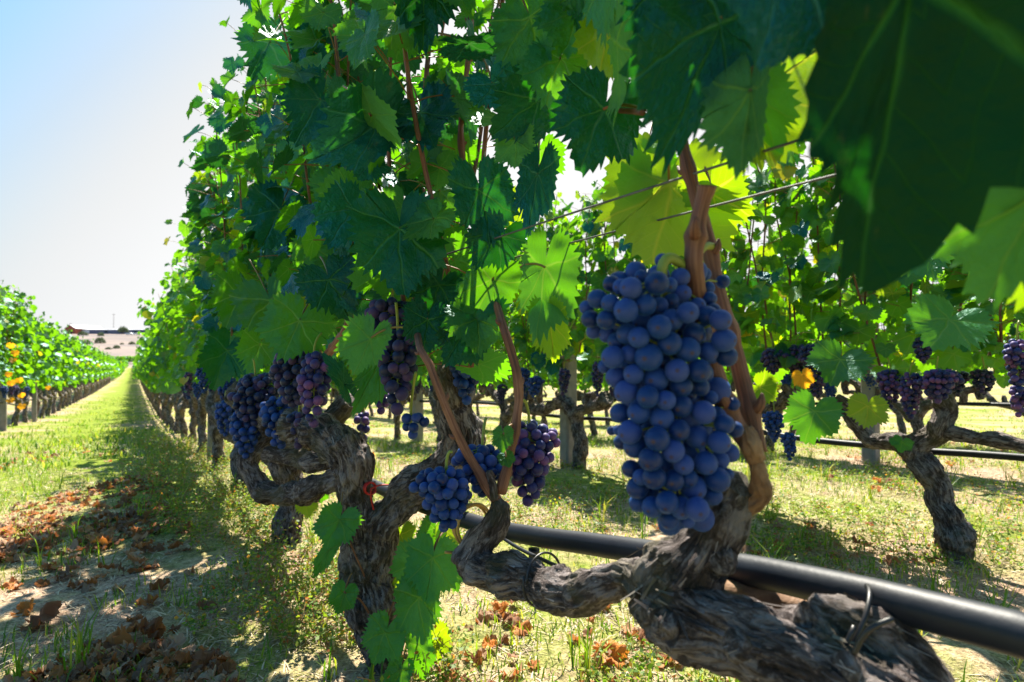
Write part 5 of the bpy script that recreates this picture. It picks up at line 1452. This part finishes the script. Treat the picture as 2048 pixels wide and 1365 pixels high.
for i, (x, y, s, lb) in enumerate(((1215, 1330, .085, "largest bright orange fallen leaf at the bottom edge"), (1000, 1232, .055, "orange dry leaf on sunlit ground left of the log"), (310, 1275, .07, "curled brown leaf in the shade at the bottom left"),
        (225, 1310, .085, "upright tan leaf, lowest in the left shade"), (85, 1255, .095, "red brown leaf heap nearest the left edge"), (205, 1095, .07, "orange leaf standing in the brown litter"), (365, 1070, .075, "long tan leaf on top of the litter in shade"),
        (980, 1308, .04, "small yellow orange leaf on the grass"), (410, 1345, .06, "pale leaf in weeds at the bottom edge"), (45, 1235, .06, "orange leaf touching the left edge"), (740, 920, .08, "pale orange leaves past the forked trunk"), (1030, 1215, .04, "small rust leaf near the horizontal arm"))):
    P = ground_px(x, y) + UP * .02
    V, q, t, uv = place_leaves(T_NEAR[i % 5], P[None], np.array([[math.cos(i * 2.1), math.sin(i * 2.1), .25]]), np.array([[.35 * math.sin(i), -.55, 1.0]]), np.array([s * .62]), rng, (.0, .35), (-.2, .5), .14, crumple=.42)
    tag(obj("fallen_leaf", V, [q, t], LEAF_ORANGE if "orange" in lb else LEAF_DRY, uv=uv), lb, "fallen leaf", "fallen leaves on the ground")

# ================================================================== FAR BEYOND THE ROWS
def box(bag, c, s, m=0, yaw=0.0):
    v = np.array([[x, y, z] for z in (0, 1) for y in (-.5, .5) for x in (-.5, .5)]) * np.array(s)
    ca, sa = math.cos(yaw), math.sin(yaw)
    v = v @ np.array([[ca, sa, 0], [-sa, ca, 0], [0, 0, 1]]) + np.array(c)
    bag.add(v, np.array([[0, 2, 3, 1], [4, 5, 7, 6], [0, 1, 5, 4], [1, 3, 7, 5], [3, 2, 6, 7], [2, 0, 4, 6]]), None, None, m)
BRICK = simple("barn_brick", (0.30, 0.085, 0.055), .85, .2, (.36, .12, .08), 3); SLATE = simple("long_shed_wall", (0.13, 0.14, 0.20), .8, .2, (.17, .18, .25), 1.5)
ROOFM = simple("pale_roof", (0.42, 0.42, 0.45), .6, .3, (.5, .5, .52), 2); WHITEM = simple("white_paint", (0.78, 0.78, 0.76), .5, .4, (.82, .82, .8), 2); GLASSD = simple("dark_glass", (.02, .025, .03), .15, .5)
TYRE = simple("tyre_rubber", (.02, .02, .02), .8, .2)
def far(x, y0, d): 
    P = at(x, y0, d); return np.array([P[0], P[1], float(gz(P[0], P[1]))])
kpx = 400 / F
b0 = far(140, 668, 400)
barn = thing("barn", b0, "red brick barn with gabled end on the horizon", "barn")
w, h, g, L = 21 * kpx, 11 * kpx, 17.5 * kpx, 28.0
V = np.array([(-w / 2, 0, -1), (w / 2, 0, -1), (w / 2, 0, h), (0, 0, g), (-w / 2, 0, h), (-w / 2, L, -1), (w / 2, L, -1), (w / 2, L, h), (0, L, g), (-w / 2, L, h)]) + b0
obj("wall", V, [np.array([[0, 1, 2, 4], [5, 9, 7, 6], [0, 4, 9, 5], [1, 6, 7, 2]]), np.array([[4, 2, 3], [9, 8, 7]])], BRICK, barn, smooth_=False)
V = np.array([(-w / 2 - .3, -.3, h - .2), (0, -.3, g + .12), (w / 2 + .3, -.3, h - .2), (-w / 2 - .3, L + .3, h - .2), (0, L + .3, g + .12), (w / 2 + .3, L + .3, h - .2)])
obj("roof", np.vstack([V, V + [0, 0, .15]]) + b0, np.array([[0, 1, 4, 3], [1, 2, 5, 4], [6, 9, 10, 7], [7, 10, 11, 8], [0, 6, 7, 1], [1, 7, 8, 2]]), ROOFM, barn, smooth_=False)
b_ = Bag(); box(b_, b0 + [w * .1, -.06, 0], (1.2, .1, 1.4)); b_.build("door", [GLASSD], barn, smooth_=False)
s0 = far(232, 668, 406)
shed = thing("long_shed", s0, "long low grey blue shed beside the brick barn", "shed")
b_ = Bag(); box(b_, s0 + [0, 4, -1], (158 * kpx, 8, 8.6 * kpx + 1)); b_.build("wall", [SLATE], shed, smooth_=False)
b_ = Bag(); V = np.array([(-79.5, -.4, 8.3), (79.5, -.4, 8.3), (79.5, 22, 10.6), (-79.5, 22, 10.6), (-79.5, 45, 8.3), (79.5, 45, 8.3)]) * kpx + s0
b_.add(np.vstack([V, V + [0, 0, .2]]), np.array([[0, 1, 2, 3], [3, 2, 5, 4], [6, 9, 8, 7], [9, 10, 11, 8], [0, 6, 7, 1]])); b_.build("roof", [ROOFM], shed, smooth_=False)
for x0_ in (-64, -20, 10, 40, 62):
    b_ = Bag(); ww = 20 if x0_ == -64 else 6; box(b_, s0 + np.array([x0_ * kpx, -.06, 2.6 * kpx]), (ww * kpx, .1, 4.0 * kpx)); b_.build("window", [WHITEM if ww == 20 else GLASSD], shed, smooth_=False)
def car(x, d, label, L=4.3):
    b0 = far(x, 668, d); c = thing("parked_car", b0, label, "car", "cars parked by the shed"); n = 9
    prof = np.array([(-.5, .25), (-.49, .62), (-.32, .72), (-.18, 1.0), (.16, 1.02), (.33, .74), (.48, .64), (.5, .25)]) * [L, 1.45]
    V = np.vstack([np.stack([prof[:, 0], np.full(8, s), prof[:, 1]], -1) for s in (-.85, .85)]) + b0
    q = np.array([[i, i + 1, i + 9, i + 8] for i in range(7)] + [[7, 0, 8, 15]]); f = np.array([[0, i, i + 1] for i in range(1, 7)] + [[8, 8 + i + 1, 8 + i] for i in range(1, 7)])
    obj("body", V, [q, f], WHITEM, c, smooth_=False)
    for s in (-1, 1):
        b_ = Bag(); box(b_, b0 + [0, s * .86, 1.06], (L * .38, .03, .32)); b_.build("window", [GLASSD], c, smooth_=False)
        for e_ in (-.3, .3):
            b_ = Bag(); V, q, t, uv = tube(b0 + np.array([[e_ * L, s * .72, .32], [e_ * L, s * .9, .32]]), .32, 14, 4); b_.add(V, q, t, uv); b_.build("wheel", [TYRE], c)
car(259, 380, "smaller white car parked in front of the long shed", 4.6); car(272, 382, "larger white car parked right of the smaller one", 6.4)
def bush_mesh(seed, n=900, leaf=.09, flat=.75):
    rg = np.random.default_rng(seed); D = norm(rg.normal(0, 1, (n, 3))); rr = (1 + .28 * noise(D * 2.2, seed)) * rg.uniform(.55, 1, n) ** .5
    c = D * rr[:, None] * [1, 1, flat]; c[:, 2] = np.abs(c[:, 2]) + .05
    a, b2 = norm(rg.normal(0, 1, (n, 3))), norm(rg.normal(0, 1, (n, 3))); s = rg.uniform(.6, 1.3, (n, 1)) * leaf
    return np.stack([c, c + a * s, c + (a + b2) * s, c + b2 * s], 1).reshape(-1, 3), np.arange(n * 4).reshape(-1, 4)
BUSHLEAF = blade_material("bush_leaf", [(0, (.045, .075, .045)), (.6, (.075, .115, .055)), (1, (.12, .15, .07))], .2)
BUSHWOOD = simple("bush_wood", (.10, .07, .05), .9, .1)
def bush(x, y, d, wpx, hpx, label, tree=False, seed=0):
    b0 = far(x, y, d); k = d / F
    c = thing("tree" if tree else "bush", b0, label, "tree" if tree else "bush", None if tree else "bushes on the dry slope")
    V, q = bush_mesh(seed, 1100, .10); hh = hpx * k
    if tree: V = V * [wpx * k / 2, wpx * k / 2, hh * .75] + [0, 0, hh * .22]
    else: V = V * [wpx * k / 2, wpx * k / 2, hh * 1.1]
    obj("crown", V + b0, q, BUSHLEAF, c, smooth_=False)
    bb = Bag(); V, q, t, uv = tube(np.array([b0 - UP * .2, b0 + UP * hh * .4, b0 + UP * hh * .7 + [hh * .05, 0, 0]]), [hh * .06, hh * .045, hh * .02], 7, 8); bb.add(V, q, t, uv)
    for a in range(4):
        e_ = b0 + UP * hh * .65 + np.array([math.cos(a * 1.6), math.sin(a * 1.6), 0]) * wpx * k * .25; V, q, t, uv = tube(np.array([b0 + UP * hh * .2, e_]), [hh * .03, hh * .012], 5, 5); bb.add(V, q, t, uv)
    bb.build("trunk" if tree else "stems", [BUSHWOOD], c)
bush(246, 668, 396, 18, 18, "small round tree growing against the long shed", True, 1)
for i, (x, y, d, w_, h_, lb) in enumerate(((170, 690, 262, 27, 9, "widest dark bush left of the others on the dry slope"), (200, 687, 272, 19, 13, "tallest dark bush in the middle of the dry slope"), (165, 672, 370, 16, 9, "pale bush below the white window of the shed"), (202, 674, 360, 12, 8, "pale bush above the tallest dark bush"),
        (233, 698, 228, 12, 8, "round bush low on the slope"), (217, 700, 222, 11, 5, "flat bush just left of the round low one"), (264, 690, 262, 12, 6, "dark bush right of the tall ones"), (283, 690, 262, 16, 5, "flat dark bush nearest the vine row"), (244, 690, 262, 7, 4, "tiny bush between the dark ones"), (305, 668, 392, 18, 7, "bush at the end of the shed"), (112, 667, 402, 16, 4, "low bush left of the brick barn"))):
    bush(x, y, d, w_, h_, lb, False, 10 + i)
# hedge of vines across the end of the rows
rng = np.random.default_rng(3); hb = far(235, 728, 150); hedge = thing("vine_hedge", hb, "vine row running crosswise beyond the end of the path", "vine row")
n = 7000; c = np.stack([rng.uniform(-135, -60, n), hb[1] + rng.normal(0, .5, n), rng.uniform(.5, 1.95, n)], -1); c[:, 2] += gz(c[:, 0], c[:, 1]) + .03 * noise(c, 4)
V, q, t, uv = place_leaves(T_FAR[0], c, rng.normal(0, 1, (n, 3)) - UP * .5, rng.normal(0, 1, (n, 3)) + UP, rng.uniform(.18, .30, n), rng)
obj("foliage", V, [q, t] if len(q) else [t], LEAF_FAR, hedge, uv=uv)
b_ = Bag()
for x in np.arange(-134, -60, 1.5):
    z0 = float(gz(x, hb[1])); V, q, t, uv = tube(np.array([(x, hb[1], z0 - .05), (x + .05, hb[1], z0 + .4), (x, hb[1] + .03, z0 + .8)]), [.09, .07, .06], 6, 6); b_.add(V, q, t, uv)
b_.build("stems", [BUSHWOOD], hedge)
for x, hp, lb in ((227, 30, "thin pole standing beyond the long shed"), (141, 10, "thin aerial above the brick barn")):
    b0 = far(x, 668, 425); b_ = Bag(); V, q, t, uv = tube(np.array([b0, b0 + UP * (hp + 14) * kpx]), [.18, .12], 6, 4); b_.add(V, q, t, uv); box(b_, b0 + UP * (hp + 12) * kpx, (2.4, .2, .2)); tag(b_.build("utility_pole", [BUSHWOOD]), lb, "pole")
